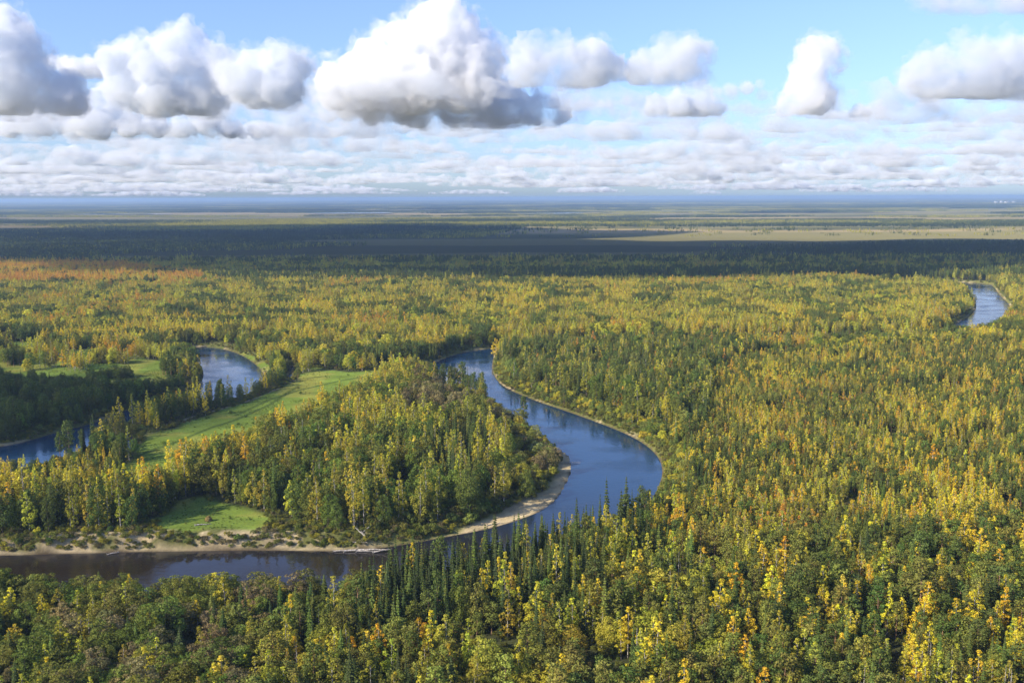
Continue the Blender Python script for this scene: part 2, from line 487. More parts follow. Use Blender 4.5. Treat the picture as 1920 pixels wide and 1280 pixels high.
# ground sheet: rows get coarser with distance
ys = np.concatenate([np.linspace(-300, 240, 24), np.arange(242, 1250, 2.0), 1250 * 1.0045 ** np.arange(0, 260), ])
ys = np.concatenate([ys, ys[-1] * 1.03 ** np.arange(1, 200)])
ys = ys[ys < 80000]; ys = np.append(ys, 80000)
NU = 640
us = np.linspace(-1, 1, NU)
X = us[None, :] * (np.abs(ys)[:, None] * .72 + 260); Y = np.repeat(ys[:, None], NU, 1)
X = X + (np.random.default_rng(3).random(X.shape) - .5) * .3
x, y = X.ravel(), Y.ravel()
gz, gdw, gsd = ground_all(x, y)
n = len(x)
# surface kinds -> base colour
c_floor = np.array((.045, .050, .022)); c_grass = np.array((.145, .205, .035)); c_bank = np.array((.14, .145, .045))
c_sand = np.array((.44, .36, .21)); c_bog = np.array((.17, .155, .065)); c_tan = np.array((.28, .22, .11)); c_dk = np.array((.06, .07, .03))
nz1 = fbm2(x, y, 14, 21, 4)[:, None]; nz2 = fbm2(x, y, 4, 22, 3)[:, None]
col = c_floor * (0.7 + .6 * nz1)
D = np.hypot(x, y)
def over(col, c, m): return col * (1 - m[:, None]) + c * m[:, None]
# bog and heath beyond the wooded valley
b1 = fbm2(x / 3.2, y, 420, 30, 4); b2 = fbm2(x / 4, y, 900, 35, 4)
bog = c_bog * (.75 + .5 * b1[:, None]); bog = over(bog, c_tan * (.8 + .4 * b1[:, None]), sstep(.55, .66, b2)); bog = over(bog, c_dk, sstep(.5, .40, b1) * .8); bog = bog * (.62 + .38 * sstep(3300, 3900, D))[:, None]  # nearer bog darkened in its colour to deepen the cloud shadow there
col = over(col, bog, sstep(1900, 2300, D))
col = over(col, c_bank * (.7 + .6 * nz1), sstep(26, 8, gdw) * (D < 3600))
med = np.zeros(n)
nr = D < 2600
for p in MEADOWS: med[nr] = np.maximum(med[nr], sstep(4, -4, sdist(x[nr], y[nr], p) + (fbm2(x[nr], y[nr], 22, 44, 3) - .5) * 26))
gr = c_grass * (.55 + .55 * nz1 + .4 * nz2) * (.8 + .4 * fbm2(x * .25, y, 5, 43, 3)[:, None]); gr = gr + np.array((.08, .03, .012)) * sstep(.48, .62, fbm2(x, y, 28, 41, 4))[:, None]
col = over(col, gr, med)
for L in TRACKS: col[nr] = over(col[nr], np.array((.045, .075, .02)), sstep(2.2, .8, line_dist(x[nr], y[nr], L)) * .8)
for L in DIRT: col[nr] = over(col[nr], c_sand * .75, sstep(2.0, .9, line_dist(x[nr], y[nr], L)) * sstep(.4, .5, nz1[nr, 0]))
cl = sstep(10, -4, sdist(x[nr], y[nr], CLIFF)); sand = np.zeros(n)
veg = fbm2(x[nr], y[nr], 11, 51, 4) - .05 * sstep(60, 20, np.abs(x[nr] + 70))
sand[nr] = cl * sstep(15, 9, gdw[nr]) * np.maximum(sstep(.54, .47, veg), sstep(3.0, 1.6, gdw[nr]) * .8)
sand = np.maximum(sand, sstep(4, -2, gsd + (nz1[:, 0] - .5) * 9))
sand[nr] = np.maximum(sand[nr], sstep(5, 2, gdw[nr]) * sstep(.5, .62, fbm2(x[nr], y[nr], 18, 61, 3)) * .8)
col = over(col, c_sand * (.25 + .95 * nz2 + .45 * nz1), sand)
col = over(col, np.array((.10, .075, .045)), sstep(.9, .2, gdw) * (D < 3600))
idx = np.arange(len(ys) * NU).reshape(len(ys), NU)
quads = np.stack([idx[:-1, :-1], idx[:-1, 1:], idx[1:, 1:], idx[1:, :-1]], -1).reshape(-1, 4)

m_ground, t, out = new_mat("ground_cover")
at = N(t, "ShaderNodeAttribute"); at.attribute_name = "cover"
bs = N(t, "ShaderNodeBsdfDiffuse", Roughness=1.0)
geo = N(t, "ShaderNodeNewGeometry"); nn = N(t, "ShaderNodeTexNoise", Scale=.9, Detail=4.0)
mp = N(t, "ShaderNodeMapRange"); mp.inputs["To Min"].default_value = .55; mp.inputs["To Max"].default_value = 1.45
mm = N(t, "ShaderNodeMix"); mm.data_type = 'RGBA'; mm.blend_type = 'MULTIPLY'; mm.inputs[0].default_value = 1
t.links.new(geo.outputs["Position"], nn.inputs["Vector"]); t.links.new(nn.outputs[0], mp.inputs[0])
t.links.new(at.outputs["Color"], mm.inputs["A"]); t.links.new(mp.outputs[0], mm.inputs["B"])
bp = N(t, "ShaderNodeBump", Strength=.6, Distance=.5); t.links.new(nn.outputs[0], bp.inputs["Height"])
t.links.new(mm.outputs["Result"], bs.inputs["Color"]); t.links.new(bp.outputs[0], bs.inputs["Normal"]); t.links.new(bs.outputs[0], out.inputs["Surface"])
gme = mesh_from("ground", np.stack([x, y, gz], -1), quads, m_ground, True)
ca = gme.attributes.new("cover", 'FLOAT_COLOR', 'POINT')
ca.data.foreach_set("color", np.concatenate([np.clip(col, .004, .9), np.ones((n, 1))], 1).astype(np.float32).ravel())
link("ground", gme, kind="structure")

# water
def water_mat(name, col, rough, bump):
    m, t, out = new_mat(name)
    p = N(t, "ShaderNodeBsdfPrincipled"); p.inputs["Base Color"].default_value = (*col, 1); p.inputs["Roughness"].default_value = rough
    p.inputs["IOR"].default_value = 1.46; p.inputs["Specular IOR Level"].default_value = .5
    g = N(t, "ShaderNodeNewGeometry"); n1 = N(t, "ShaderNodeTexNoise", Scale=.35, Detail=3.0); n2 = N(t, "ShaderNodeTexNoise", Scale=.035, Detail=2.0)
    ml = N(t, "ShaderNodeMath"); ml.operation = 'MULTIPLY'
    b = N(t, "ShaderNodeBump", Strength=bump, Distance=.2)
    t.links.new(g.outputs["Position"], n1.inputs["Vector"]); t.links.new(g.outputs["Position"], n2.inputs["Vector"])
    t.links.new(n1.outputs[0], ml.inputs[0]); t.links.new(n2.outputs[0], ml.inputs[1]); t.links.new(ml.outputs[0], b.inputs["Height"])
    # own brown in the near reach, blue sky reflection painted into the wide bend
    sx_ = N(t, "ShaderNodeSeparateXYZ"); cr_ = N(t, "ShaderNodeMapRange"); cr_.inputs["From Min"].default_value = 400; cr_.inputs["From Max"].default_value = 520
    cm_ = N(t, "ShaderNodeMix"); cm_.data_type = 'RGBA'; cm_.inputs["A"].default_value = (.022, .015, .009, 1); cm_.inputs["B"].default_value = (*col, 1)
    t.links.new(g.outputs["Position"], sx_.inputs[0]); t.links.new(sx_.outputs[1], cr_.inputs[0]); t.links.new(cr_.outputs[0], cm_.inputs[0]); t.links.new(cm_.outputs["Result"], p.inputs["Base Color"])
    rr_ = N(t, "ShaderNodeMapRange"); rr_.inputs["From Min"].default_value = .4; rr_.inputs["From Max"].default_value = .65; rr_.inputs["To Min"].default_value = .02; rr_.inputs["To Max"].default_value = .24
    t.links.new(n2.outputs[0], rr_.inputs[0]); t.links.new(rr_.outputs[0], p.inputs["Roughness"])
    t.links.new(b.outputs[0], p.inputs["Normal"]); t.links.new(p.outputs[0], out.inputs["Surface"])
    return m
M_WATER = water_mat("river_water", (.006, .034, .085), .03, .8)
def sheet(name, P, grow, z):
    c = P.mean(0)
    bm = bmesh.new()
    # offset outline outwards so the sheet runs in under the banks
    q = []
    n_ = len(P); area = sum(P[i][0] * P[(i + 1) % n_][1] - P[(i + 1) % n_][0] * P[i][1] for i in range(n_))
    sg = 1 if area > 0 else -1
    for i in range(n_):
        tg = P[(i + 1) % n_] - P[i - 1]; tg = tg / (np.linalg.norm(tg) + 1e-9)
        q.append(P[i] + sg * grow * np.array((tg[1], -tg[0])))
    vs = [bm.verts.new((a, b, z)) for a, b in q]
    es = [bm.edges.new((vs[i], vs[(i + 1) % n_])) for i in range(n_)]
    bmesh.ops.triangle_fill(bm, use_beauty=True, edges=es)
    for f in bm.faces:
        if f.normal.z < 0: f.normal_flip()
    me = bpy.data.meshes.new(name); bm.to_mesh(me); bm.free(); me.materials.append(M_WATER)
    return link(name, me, kind="structure")
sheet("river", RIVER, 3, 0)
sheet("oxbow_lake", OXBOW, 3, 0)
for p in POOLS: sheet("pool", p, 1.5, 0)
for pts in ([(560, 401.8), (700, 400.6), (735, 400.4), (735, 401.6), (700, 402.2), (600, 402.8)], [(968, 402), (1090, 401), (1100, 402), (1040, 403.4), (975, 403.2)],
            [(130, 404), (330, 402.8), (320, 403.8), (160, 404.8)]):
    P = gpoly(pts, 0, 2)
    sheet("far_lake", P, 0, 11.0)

# ------------------------------------------------------------------ tree materials
def foliage_mat(name, trans=.28):
    m, t, out = new_mat(name)
    a = N(t, "ShaderNodeAttribute"); a.attribute_type = 'INSTANCER'; a.attribute_name = "tint"
    g = N(t, "ShaderNodeNewGeometry")
    r = N(t, "ShaderNodeMapRange"); r.inputs["To Min"].default_value = .62; r.inputs["To Max"].default_value = 1.38
    hs = N(t, "ShaderNodeHueSaturation"); hr = N(t, "ShaderNodeMapRange"); hr.inputs["To Min"].default_value = .485; hr.inputs["To Max"].default_value = .515
    wn = N(t, "ShaderNodeTexWhiteNoise"); wn.noise_dimensions = '1D'
    t.links.new(g.outputs["Random Per Island"], r.inputs[0]); t.links.new(g.outputs["Random Per Island"], wn.inputs["W"])
    t.links.new(wn.outputs["Value"], hr.inputs[0])
    t.links.new(a.outputs["Color"], hs.inputs["Color"]); t.links.new(r.outputs[0], hs.inputs["Value"]); t.links.new(hr.outputs[0], hs.inputs["Hue"])
    d = N(t, "ShaderNodeBsdfDiffuse"); tr = N(t, "ShaderNodeBsdfTranslucent"); mix = N(t, "ShaderNodeMixShader", Fac=trans)
    t.links.new(hs.outputs[0], d.inputs[0]); t.links.new(hs.outputs[0], tr.inputs[0])
    t.links.new(d.outputs[0], mix.inputs[1]); t.links.new(tr.outputs[0], mix.inputs[2]); t.links.new(mix.outputs[0], out.inputs[0])
    return m

def bark_mat(name, c1, c2, sc):
    m, t, out = new_mat(name)
    g = N(t, "ShaderNodeNewGeometry"); n = N(t, "ShaderNodeTexNoise", Scale=sc, Detail=3.0)
    r = N(t, "ShaderNodeValToRGB"); r.color_ramp.elements[0].color = (*c1, 1); r.color_ramp.elements[1].color = (*c2, 1)
    r.color_ramp.elements[0].position = .42; r.color_ramp.elements[1].position = .55
    b = N(t, "ShaderNodeBsdfDiffuse")
    t.links.new(g.outputs["Position"], n.inputs["Vector"]); t.links.new(n.outputs[0], r.inputs[0]); t.links.new(r.outputs[0], b.inputs[0]); t.links.new(b.outputs[0], out.inputs[0])
    return m
M_LEAF = foliage_mat("foliage", .30)
M_NEEDLE = foliage_mat("needles", .12)
M_BIRCH = bark_mat("birch_bark", (.12, .11, .10), (.50, .47, .41), 1.2)
M_PINE = bark_mat("pine_bark", (.13, .09, .06), (.30, .19, .11), 1.5)
M_SPRUCE = bark_mat("spruce_bark", (.07, .06, .05), (.15, .12, .10), 1.5)
M_DEAD = bark_mat("dead_wood", (.22, .20, .18), (.48, .45, .41), 1.5)

class Geo:
    def __init__(s): s.v = []; s.f = []; s.m = []
    def tri(s, a, b, c, m=0):
        k = len(s.v); s.v += [a, b, c]; s.f.append((k, k + 1, k + 2)); s.m.append(m)
    def quads(s, V, m=0):
        """V (n,4,3) -> triangles pairs sharing vertices"""
        for q in V:
            k = len(s.v); s.v += [tuple(p) for p in q]
            s.f.append((k, k + 1, k + 2)); s.f.append((k, k + 2, k + 3)); s.m += [m, m]
    def tube(s, pts, rad, m=1, sides=5):
        k0 = len(s.v)
        for i, (p, r) in enumerate(zip(pts, rad)):
            p = np.array(p, float)
            a = np.array(pts[min(i + 1, len(pts) - 1)]) - np.array(pts[max(i - 1, 0)]); a = a / (np.linalg.norm(a) + 1e-9)
            u = np.cross(a, (0, 1, 0.3)); u /= np.linalg.norm(u) + 1e-9; w = np.cross(a, u)
            for j in range(sides):
                an = TAU * j / sides
                s.v.append(tuple(p + r * (math.cos(an) * u + math.sin(an) * w)))
        for i in range(len(pts) - 1):
            for j in range(sides):
                a, b = k0 + i * sides + j, k0 + i * sides + (j + 1) % sides
                s.f.append((a, b, b + sides)); s.f.append((a, b + sides, a + sides)); s.m += [m, m]
    def mesh(s, name, mats):
        me = mesh_from(name, np.array(s.v), np.array(s.f), mats)
        me.polygons.foreach_set("material_index", np.array(s.m, np.int32)); me.update()
        return me

def leaf_quads(c, nrm, size, rs, aspect=.8):
    n = len(c)
    nrm = nrm / (np.linalg.norm(nrm, axis=1, keepdims=True) + 1e-9)
    h = rs.normal(size=(n, 3)); u = np.cross(nrm, h); u /= np.linalg.norm(u, axis=1, keepdims=True) + 1e-9
    w = np.cross(nrm, u)
    s = (size * rs.uniform(.65, 1.25, n))[:, None]
    k = rs.uniform(.6, 1.0, (4, n, 1))
    return np.stack([c - u * s * k[0], c - w * s * aspect * k[1], c + u * s * k[2], c + w * s * aspect * k[3]], 1)

def lobes(g, centres, radii, per, size, rs, axis, spread=.45):
    """leaf clumps on the outer side of each lobe"""
    for c, r in zip(centres, radii):
        k = max(3, int(per * r * r))
        d = rs.normal(size=(k, 3)); d /= np.linalg.norm(d, axis=1, keepdims=True)
        o = c - axis(c); o = o / (np.linalg.norm(o) + 1e-6)
        d = d + o * .55 + np.array((0, 0, .25)); d /= np.linalg.norm(d, axis=1, keepdims=True)
        P = c + d * r * rs.uniform(.7, 1.05, (k, 1))
        g.quads(leaf_quads(P, d + rs.normal(size=(k, 3)) * spread, size, rs))

def birch(seed, H=20, W=3.0, base=.16, nl=32, leaf=.31, per=46, p1=.7, p2=.42, hi=.92):
    rs = np.random.default_rng(seed)
    cr, tk = Geo(), Geo()
    lean = rs.uniform(-.6, .6, 2)
    def ax(t): return np.array((lean[0] * t * t, lean[1] * t * t, H * t))
    tk.tube([ax(t) for t in (0, .3, .6, .85, .95)], [H * .0090, H * .0072, H * .005, H * .0025, .03], 1, 6)
    C, Rr = [], []
    side = rs.uniform(0, TAU)
    for i in range(nl):
        t = base + (1 - base) * ((i + rs.random()) / nl) ** .9 * .96
        q = (t - base) / (1 - base)
        rr = W * (math.sin(math.pi * min(1, .14 + q * hi)) ** p1) * (1.08 - p2 * q)
        a = i * 2.4 + rs.uniform(-.6, .6)
        rr *= 1 + .18 * math.cos(a - side) + rs.uniform(-.14, .14)
        e = rs.uniform(.35, .85) * rr
        c = ax(t) + np.array((math.cos(a) * e, math.sin(a) * e, rs.uniform(-.5, .5)))
        C.append(c); Rr.append(rs.uniform(.36, .56) * max(1.2, rr * .85))
        if i % 3 == 0: tk.tube([ax(max(.12, t - .09)), c], [H * .003, .03], 1, 3)
    C.append(ax(.96)); Rr.append(.75)
    lobes(cr, C, Rr, per, leaf, rs, lambda c: np.array((0, 0, c[2] - .5)))
    return cr, tk

def aspen(seed, H=16, W=3.9):
    """broad round-headed tree"""
    return birch(seed, H, W, .10, 36, .32, 35, .5, .12, .80)

def spruce(seed, H=21, W=2.3, tiers=22):
    rs = np.random.default_rng(seed)
    cr, tk = Geo(), Geo()
    tk.tube([(0, 0, 0), (0, 0, H * .5), (0, 0, H * .985)], [.22, .13, .02], 1, 6)
    for i in range(tiers):
        t = (i + rs.uniform(-.2, .2)) / tiers
        z = H * (.07 + .91 * t)
        rr = W * ((1 - t) ** .85) * rs.uniform(.78, 1.12) + .12
        k = max(4, int(5 + rr * 3.2))
        a0 = rs.uniform(0, TAU)
        for j in range(k):
            a = a0 + TAU * j / k + rs.uniform(-.25, .25); r2 = rr * rs.uniform(.7, 1.15)
            ca, sa = math.cos(a), math.sin(a); wd = .22 + r2 * .2
            dr = r2 * rs.uniform(.22, .42)
            p0 = np.array((ca * .05, sa * .05, z + .25)); p1 = np.array((ca * r2 * .6, sa * r2 * .6, z + .1 - dr * .45)); p2 = np.array((ca * r2, sa * r2, z - dr))
            s = np.array((-sa, ca, 0)) * wd; dn = np.array((0, 0, -.28))
            cr.quads([(p0, p1 - s + dn, p2, p1 + np.array((0, 0, .1)))], 0)
            cr.quads([(p0, p1 + np.array((0, 0, .1)), p2, p1 + s + dn)], 0)
    cr.quads([((-.1, 0, H * .93), (0, -.1, H * .95), (.1, 0, H * .93), (0, 0, H * 1.02))], 0)
    return cr, tk

def pine(seed, H=19, W=2.9):
    rs = np.random.default_rng(seed)
    cr, tk = Geo(), Geo()
    b = rs.uniform(-.5, .5, 2)
    tk.tube([(0, 0, 0), (b[0] * .3, b[1] * .3, H * .4), (b[0] * .8, b[1] * .8, H * .75), (b[0], b[1], H * .95)], [.24, .19, .12, .04], 1, 6)
    C, Rr = [], []
    n = int(rs.integers(19, 26))
    for i in range(n):
        t = (i + rs.random()) / n
        z = H * (.36 + .61 * t); rr = W * math.sin(math.pi * (.22 + .72 * t)) ** .8
        a = i * 2.4 + rs.uniform(-.5, .5); e = rr * rs.uniform(.45, .95)
        c = np.array((b[0] * .8 + math.cos(a) * e, b[1] * .8 + math.sin(a) * e, z))
        C.append(c); Rr.append(rs.uniform(.9, 1.45) * W / 2.9)
        tk.tube([(b[0] * .6, b[1] * .6, z - .9), tuple(c)], [.07, .03], 1, 3)
    for c, r in zip(C, Rr):
        k = int(46 * r)
        d = rs.normal(size=(k, 3)); d[:, 2] = d[:, 2] * .8 + .15
        P = c + d / np.linalg.norm(d, axis=1, keepdims=True) * r * rs.uniform(.6, 1.05, (k, 1)) * np.array((1, 1, .85))
        cr.quads(leaf_quads(P, d + np.array((0, 0, .15)) + rs.normal(size=(k, 3)) * .5, .35, rs), 0)
    return cr, tk

def willow(seed, H=6.5, W=3.6):
    rs = np.random.default_rng(seed)
    cr, tk = Geo(), Geo()
    for j in range(5):
        a = j * 1.26; tk.tube([(.15 * math.cos(a), .15 * math.sin(a), 0), (W * .25 * math.cos(a), W * .25 * math.sin(a), H * .4), (W * .5 * math.cos(a), W * .5 * math.sin(a), H * .7)], [.1, .07, .03], 1, 4)
    C, Rr = [], []
    for i in range(26):
        a = rs.uniform(0, TAU); q = rs.random() ** .5; e = q * W * .75
        C.append(np.array((math.cos(a) * e, math.sin(a) * e, H * (.25 + .6 * rs.random() * math.sqrt(1 - q * q * .75))))); Rr.append(rs.uniform(.7, 1.25))
    lobes(cr, C, Rr, 30, .33, rs, lambda c: np.array((0, 0, H * .2)), .5)
    return cr, tk

def snag(seed, H=16):
    rs = np.random.default_rng(seed)
    tk = Geo()
    tk.tube([(0, 0, 0), (.1, 0, H * .5), (.2, .1, H)], [.2, .13, .02], 1, 6)
    br = Geo()
    for i in range(34):
        z = H * (.25 + .72 * i / 34); a = i * 2.4; r = (1 - i / 36) * rs.uniform(.9, 2.1)
        br.tube([(.1, 0, z), (math.cos(a) * r, math.sin(a) * r, z + rs.uniform(-.5, .3))], [.045, .015], 1, 3)
    return br, tk

KINDS = {
    "birch_tree": ([birch(1), birch(2, 21, 2.6), birch(3, 19, 3.4), birch(4, 18, 2.0, .10, 30), birch(5, 17, 1.8, .1, 28), birch(6, 22, 3.0, .28), birch(7, 18, 2.3, .15), birch(8, 20, 3.2, .1)], M_LEAF, M_BIRCH),
    "aspen_tree": ([aspen(11), aspen(12, 15, 3.8), aspen(13, 18, 4.0), aspen(14, 16, 4.6)], M_LEAF, M_SPRUCE),
    "spruce_tree": ([spruce(21), spruce(22, 23, 2.1, 24), spruce(23, 18, 2.4, 19), spruce(24, 20, 1.8, 22)], M_NEEDLE, M_SPRUCE),
    "pine_tree": ([pine(31), pine(32, 18, 3.2), pine(33, 20, 2.7), pine(34, 17, 3.0)], M_NEEDLE, M_PINE),
    "willow_bush": ([willow(41), willow(42, 5.5, 3.2), willow(43, 7.5, 3.8)], M_LEAF, M_SPRUCE),
    "dead_tree": ([snag(51), snag(52, 18), snag(53, 14)], M_DEAD, M_DEAD),
}
NVAR = {k: len(v[0]) for k, v in KINDS.items()}
PROTO = {}
CROWN_PART = {"dead_tree": "branches"}
for kn, (gs, mc, mt) in KINDS.items():
    PROTO[kn] = []
    for (cr, tk) in gs:
        tk.m = [0] * len(tk.m)
        cm = Geo(); cm.v = cr.v; cm.f = cr.f; cm.m = [0] * len(cr.m)
        crown = cm.mesh(kn + "_crown", [mc]); trunk = tk.mesh(kn + "_trunk", [mt])
        bo = Geo(); bo.v = cr.v + tk.v; k0 = len(cr.v); bo.f = cr.f + [tuple(i + k0 for i in f) for f in tk.f]; bo.m = [0] * len(cr.f) + [1] * len(tk.f)
        both = bo.mesh(kn + "_whole", [mc, mt])
        PROTO[kn].append((crown, trunk, both))

# ------------------------------------------------------------------ where the trees stand
PAL = {  # leaf colours of this autumn
    'Y': (.70, .54, .04), 'G': (.73, .44, .035), 'L': (.52, .48, .05), 'O': (.37, .345, .045), 'D': (.15, .195, .038), 'K': (.10, .135, .033),
    'R': (.60, .31, .045), 'B': (.23, .20, .085), 'S': (.055, .078, .026), 'P': (.105, .138, .032), 'Q': (.185, .195, .040), 'W': (.24, .27, .06)}
WORD = {'Y': "bright yellow", 'G': "orange gold", 'L': "lime yellow", 'O': "olive", 'D': "green", 'K': "dark green", 'R': "rust orange", 'B': "brownish grey", 'S': "blackish green", 'P': "deep green", 'Q': "olive green", 'W': "pale green"}
# zone: (name, ground polygon in photo pixels, spacing weight, height scale, noise threshold, {kind: (weight, {colour: weight})})
def Z(name, poly, dens, hs, mix): return (name, gpoly(poly, 4, 1) if poly is not None else None, dens, hs, mix)
BX = 2700
ZONES = [
    Z("willow thicket by the bend", [(745, 800), (770, 745), (850, 730), (905, 750), (890, 790), (820, 815)], 1, .95,
      {"willow_bush": (.5, {'B': 1}), "aspen_tree": (.5, {'B': .7, 'Q': .3})}),
    Z("spruce clump on the wooded peninsula", [(800, 905), (830, 840), (900, 830), (935, 870), (900, 930), (840, 930)], 1, .9,
      {"spruce_tree": (.75, {'S': .6, 'P': .4}), "birch_tree": (.25, {'O': .6, 'L': .4})}),
    Z("wooded peninsula", [(470, 1010), (470, 860), (560, 830), (640, 790), (740, 770), (800, 735), (900, 745), (1000, 815), (1060, 860), (1040, 925), (960, 975), (850, 1005), (700, 1030)], 1.0, 1.16,
      {"birch_tree": (.50, {'O': .50, 'L': .26, 'Y': .12, 'D': .12}), "aspen_tree": (.40, {'D': .6, 'Q': .4}), "spruce_tree": (.07, {'P': 1}), "willow_bush": (.03, {'Q': 1})}),
    Z("low trees behind the birch wood", [(-900, 940), (-900, 860), (0, 868), (200, 860), (240, 880), (330, 890), (330, 925), (200, 935), (0, 945)], .9, .42,
      {"aspen_tree": (.6, {'K': .5, 'Q': .5}), "birch_tree": (.3, {'Y': .5, 'L': .5}), "willow_bush": (.1, {'Q': 1})}),
    Z("birch wood on the far river bank", [(-900, 1050), (-900, 925), (0, 925), (200, 925), (330, 900), (475, 860), (475, 1015), (300, 1020)], 1, 1.12,
      {"birch_tree": (.68, {'O': .5, 'L': .22, 'Y': .18, 'G': .06, 'D': .04}), "aspen_tree": (.24, {'K': .5, 'Q': .5}), "spruce_tree": (.05, {'P': 1}), "willow_bush": (.03, {'Q': 1})}),
    Z("tree belt beside the meadow", [(200, 920), (330, 875), (500, 800), (620, 745), (740, 700), (830, 715), (800, 760), (640, 810), (470, 880), (300, 935)], .95, .78,
      {"birch_tree": (.4, {'O': .3, 'L': .3, 'Y': .3, 'G': .1}), "aspen_tree": (.55, {'D': .35, 'Q': .35, 'O': .3}), "willow_bush": (.05, {'Q': 1})}),
    Z("shaded wood beside the oxbow", [(-400, 690), (120, 700), (340, 700), (390, 760), (250, 800), (-400, 880)], .9, .74,
      {"aspen_tree": (.7, {'K': .8, 'D': .2}), "willow_bush": (.25, {'K': 1}), "spruce_tree": (.05, {'S': 1})}),
    Z("yellow clump hiding the oxbow's middle", [(178, 862), (190, 825), (235, 790), (300, 775), (370, 755), (392, 768), (330, 800), (262, 812), (232, 850), (215, 880)], 1, .85,
      {"birch_tree": (.5, {'Y': .55, 'L': .3, 'O': .15}), "aspen_tree": (.5, {'K': .5, 'Q': .5})}),
    Z("trees between the oxbow and the meadow", [(180, 850), (260, 790), (380, 775), (480, 725), (555, 690), (560, 730), (470, 765), (380, 800), (265, 850)], .6, .6,
      {"aspen_tree": (.55, {'K': .6, 'D': .4}), "birch_tree": (.3, {'Y': .6, 'L': .4}), "willow_bush": (.15, {'Q': 1})}),
    Z("riverside wood at the near bank", [(-900, 1400), (-900, 1110), (0, 1110), (480, 1110), (760, 1090), (640, 1180), (500, 1250), (420, 1500)], 1.0, .74,
      {"aspen_tree": (.66, {'Q': .42, 'D': .3, 'B': .2, 'W': .08}), "birch_tree": (.12, {'Y': .25, 'O': .45, 'L': .3}), "willow_bush": (.12, {'Q': .5, 'B': .5}), "spruce_tree": (.10, {'P': .5, 'S': .5})}),
    Z("dark spruce belt at the near bank", [(420, 1200), (560, 1110), (750, 1085), (1000, 1035), (1120, 1005), (1190, 985), (1215, 1020), (1100, 1130), (900, 1190), (600, 1240)], 1.25, .82,
      {"spruce_tree": (.74, {'S': .75, 'P': .25}), "birch_tree": (.14, {'Y': .35, 'L': .4, 'O': .25}), "pine_tree": (.06, {'P': 1}), "aspen_tree": (.04, {'Q': 1}), "dead_tree": (.02, {'B': 1})}),
    Z("mixed pine wood of the foreground", [(380, 1700), (420, 1200), (900, 1170), (1150, 1080), (1250, 1050), (1920, 1010), (2600, 1000), (2600, 1700)], 1.0, .80,
      {"pine_tree": (.42, {'P': .5, 'Q': .5}), "birch_tree": (.33, {'Y': .32, 'G': .08, 'L': .30, 'O': .30}), "spruce_tree": (.17, {'P': .6, 'S': .4}), "aspen_tree": (.06, {'Q': .6, 'O': .4}), "dead_tree": (.02, {'B': 1})}),
    Z("young birch and pine wood on the plain", [(1210, 1060), (1230, 930), (1290, 860), (1340, 760), (1320, 690), (1560, 655), (2600, 650), (2600, 1020), (1920, 1020), (1250, 1060)], 1.3, .68,
      {"birch_tree": (.56, {'Y': .28, 'G': .14, 'L': .30, 'O': .27, 'R': .01}), "pine_tree": (.22, {'P': .45, 'Q': .55}), "spruce_tree": (.22, {'P': .6, 'S': .4})}),
    Z("wood on the far side of the river bend", [(925, 690), (940, 655), (1250, 645), (1400, 650), (1340, 740), (1300, 860), (1240, 890), (1130, 800), (1000, 755)], 1.05, .85,
      {"spruce_tree": (.36, {'P': .6, 'S': .4}), "aspen_tree": (.26, {'D': .5, 'Q': .35, 'W': .15}), "birch_tree": (.26, {'O': .5, 'L': .35, 'R': .05, 'D': .1}), "pine_tree": (.12, {'P': 1})}),
    Z("orange aspen wood near the dark plain", [(-400, 545), (-400, 492), (180, 497), (400, 520), (340, 540), (100, 535)], 1, .8,
      {"birch_tree": (.72, {'R': .42, 'G': .46, 'L': .12}), "aspen_tree": (.22, {'G': .6, 'K': .4})}),
    Z("dark conifer line", [(380, 522), (700, 513), (1500, 512), (1920, 508), (2500, 508), (2500, 524), (1300, 527), (420, 535)], 1.1, .8,
      {"spruce_tree": (.5, {'P': .5, 'S': .5}), "pine_tree": (.36, {'P': 1}), "birch_tree": (.14, {'L': 1})}),
    Z("yellow wood beyond the river", [(-500, 700), (-500, 500), (2700, 500), (2700, 660), (1300, 665), (925, 665), (830, 715), (640, 710), (300, 700)], 1.0, .82,
      {"birch_tree": (.52, {'Y': .22, 'L': .36, 'O': .35, 'G': .06, 'R': .01}), "aspen_tree": (.34, {'Q': .45, 'D': .35, 'L': .20}), "spruce_tree": (.10, {'P': 1}), "pine_tree": (.04, {'P': 1})}),
    Z("open forest", None, .9, .85,
      {"birch_tree": (.4, {'L': .4, 'O': .4, 'Y': .2}), "pine_tree": (.35, {'P': 1}), "spruce_tree": (.2, {'S': 1}), "aspen_tree": (.05, {'D': 1})}),
]
KN = list(KINDS)
CN = list(PAL)
def jitter_grid(y0, y1, cell):
    out = []
    yy = np.arange(y0, y1, cell)
    for yv in yy:
        w = yv * .56 + 75
        xv = np.arange(-w - 35, w, cell)
        out.append(np.stack([xv, np.full_like(xv, yv)], 1))
    p = np.concatenate(out)
    return p + (rng.random(p.shape) - .5) * cell * .95
pts = np.concatenate([jitter_grid(205, 1050, 3.1), jitter_grid(1050, 1500, 4.0), jitter_grid(1500, 2300, 5.0)])
tx, ty = pts[:, 0], pts[:, 1]
tz, tdw, tsd = ground_all(tx, ty)
ok = (tdw > 2.5) & (tsd > .5)
edge = (fbm2(tx, ty, 22, 44, 3) - .5) * 26
for i, p in enumerate(MEADOWS): ok &= (sdist(tx, ty, p) + edge > 1.5) | ((i == 3) & (fbm2(tx, ty, 18, 46, 2) > .62))
tr_d = np.minimum.reduce([line_dist(tx, ty, L) for L in DIRT]); ok &= tr_d > 4
incl = sdist(tx, ty, CLIFF) < 8
ok &= ~(incl & (tdw < 11) & (rng.random(len(tx)) > .10))
zone = np.full(len(tx), -1)
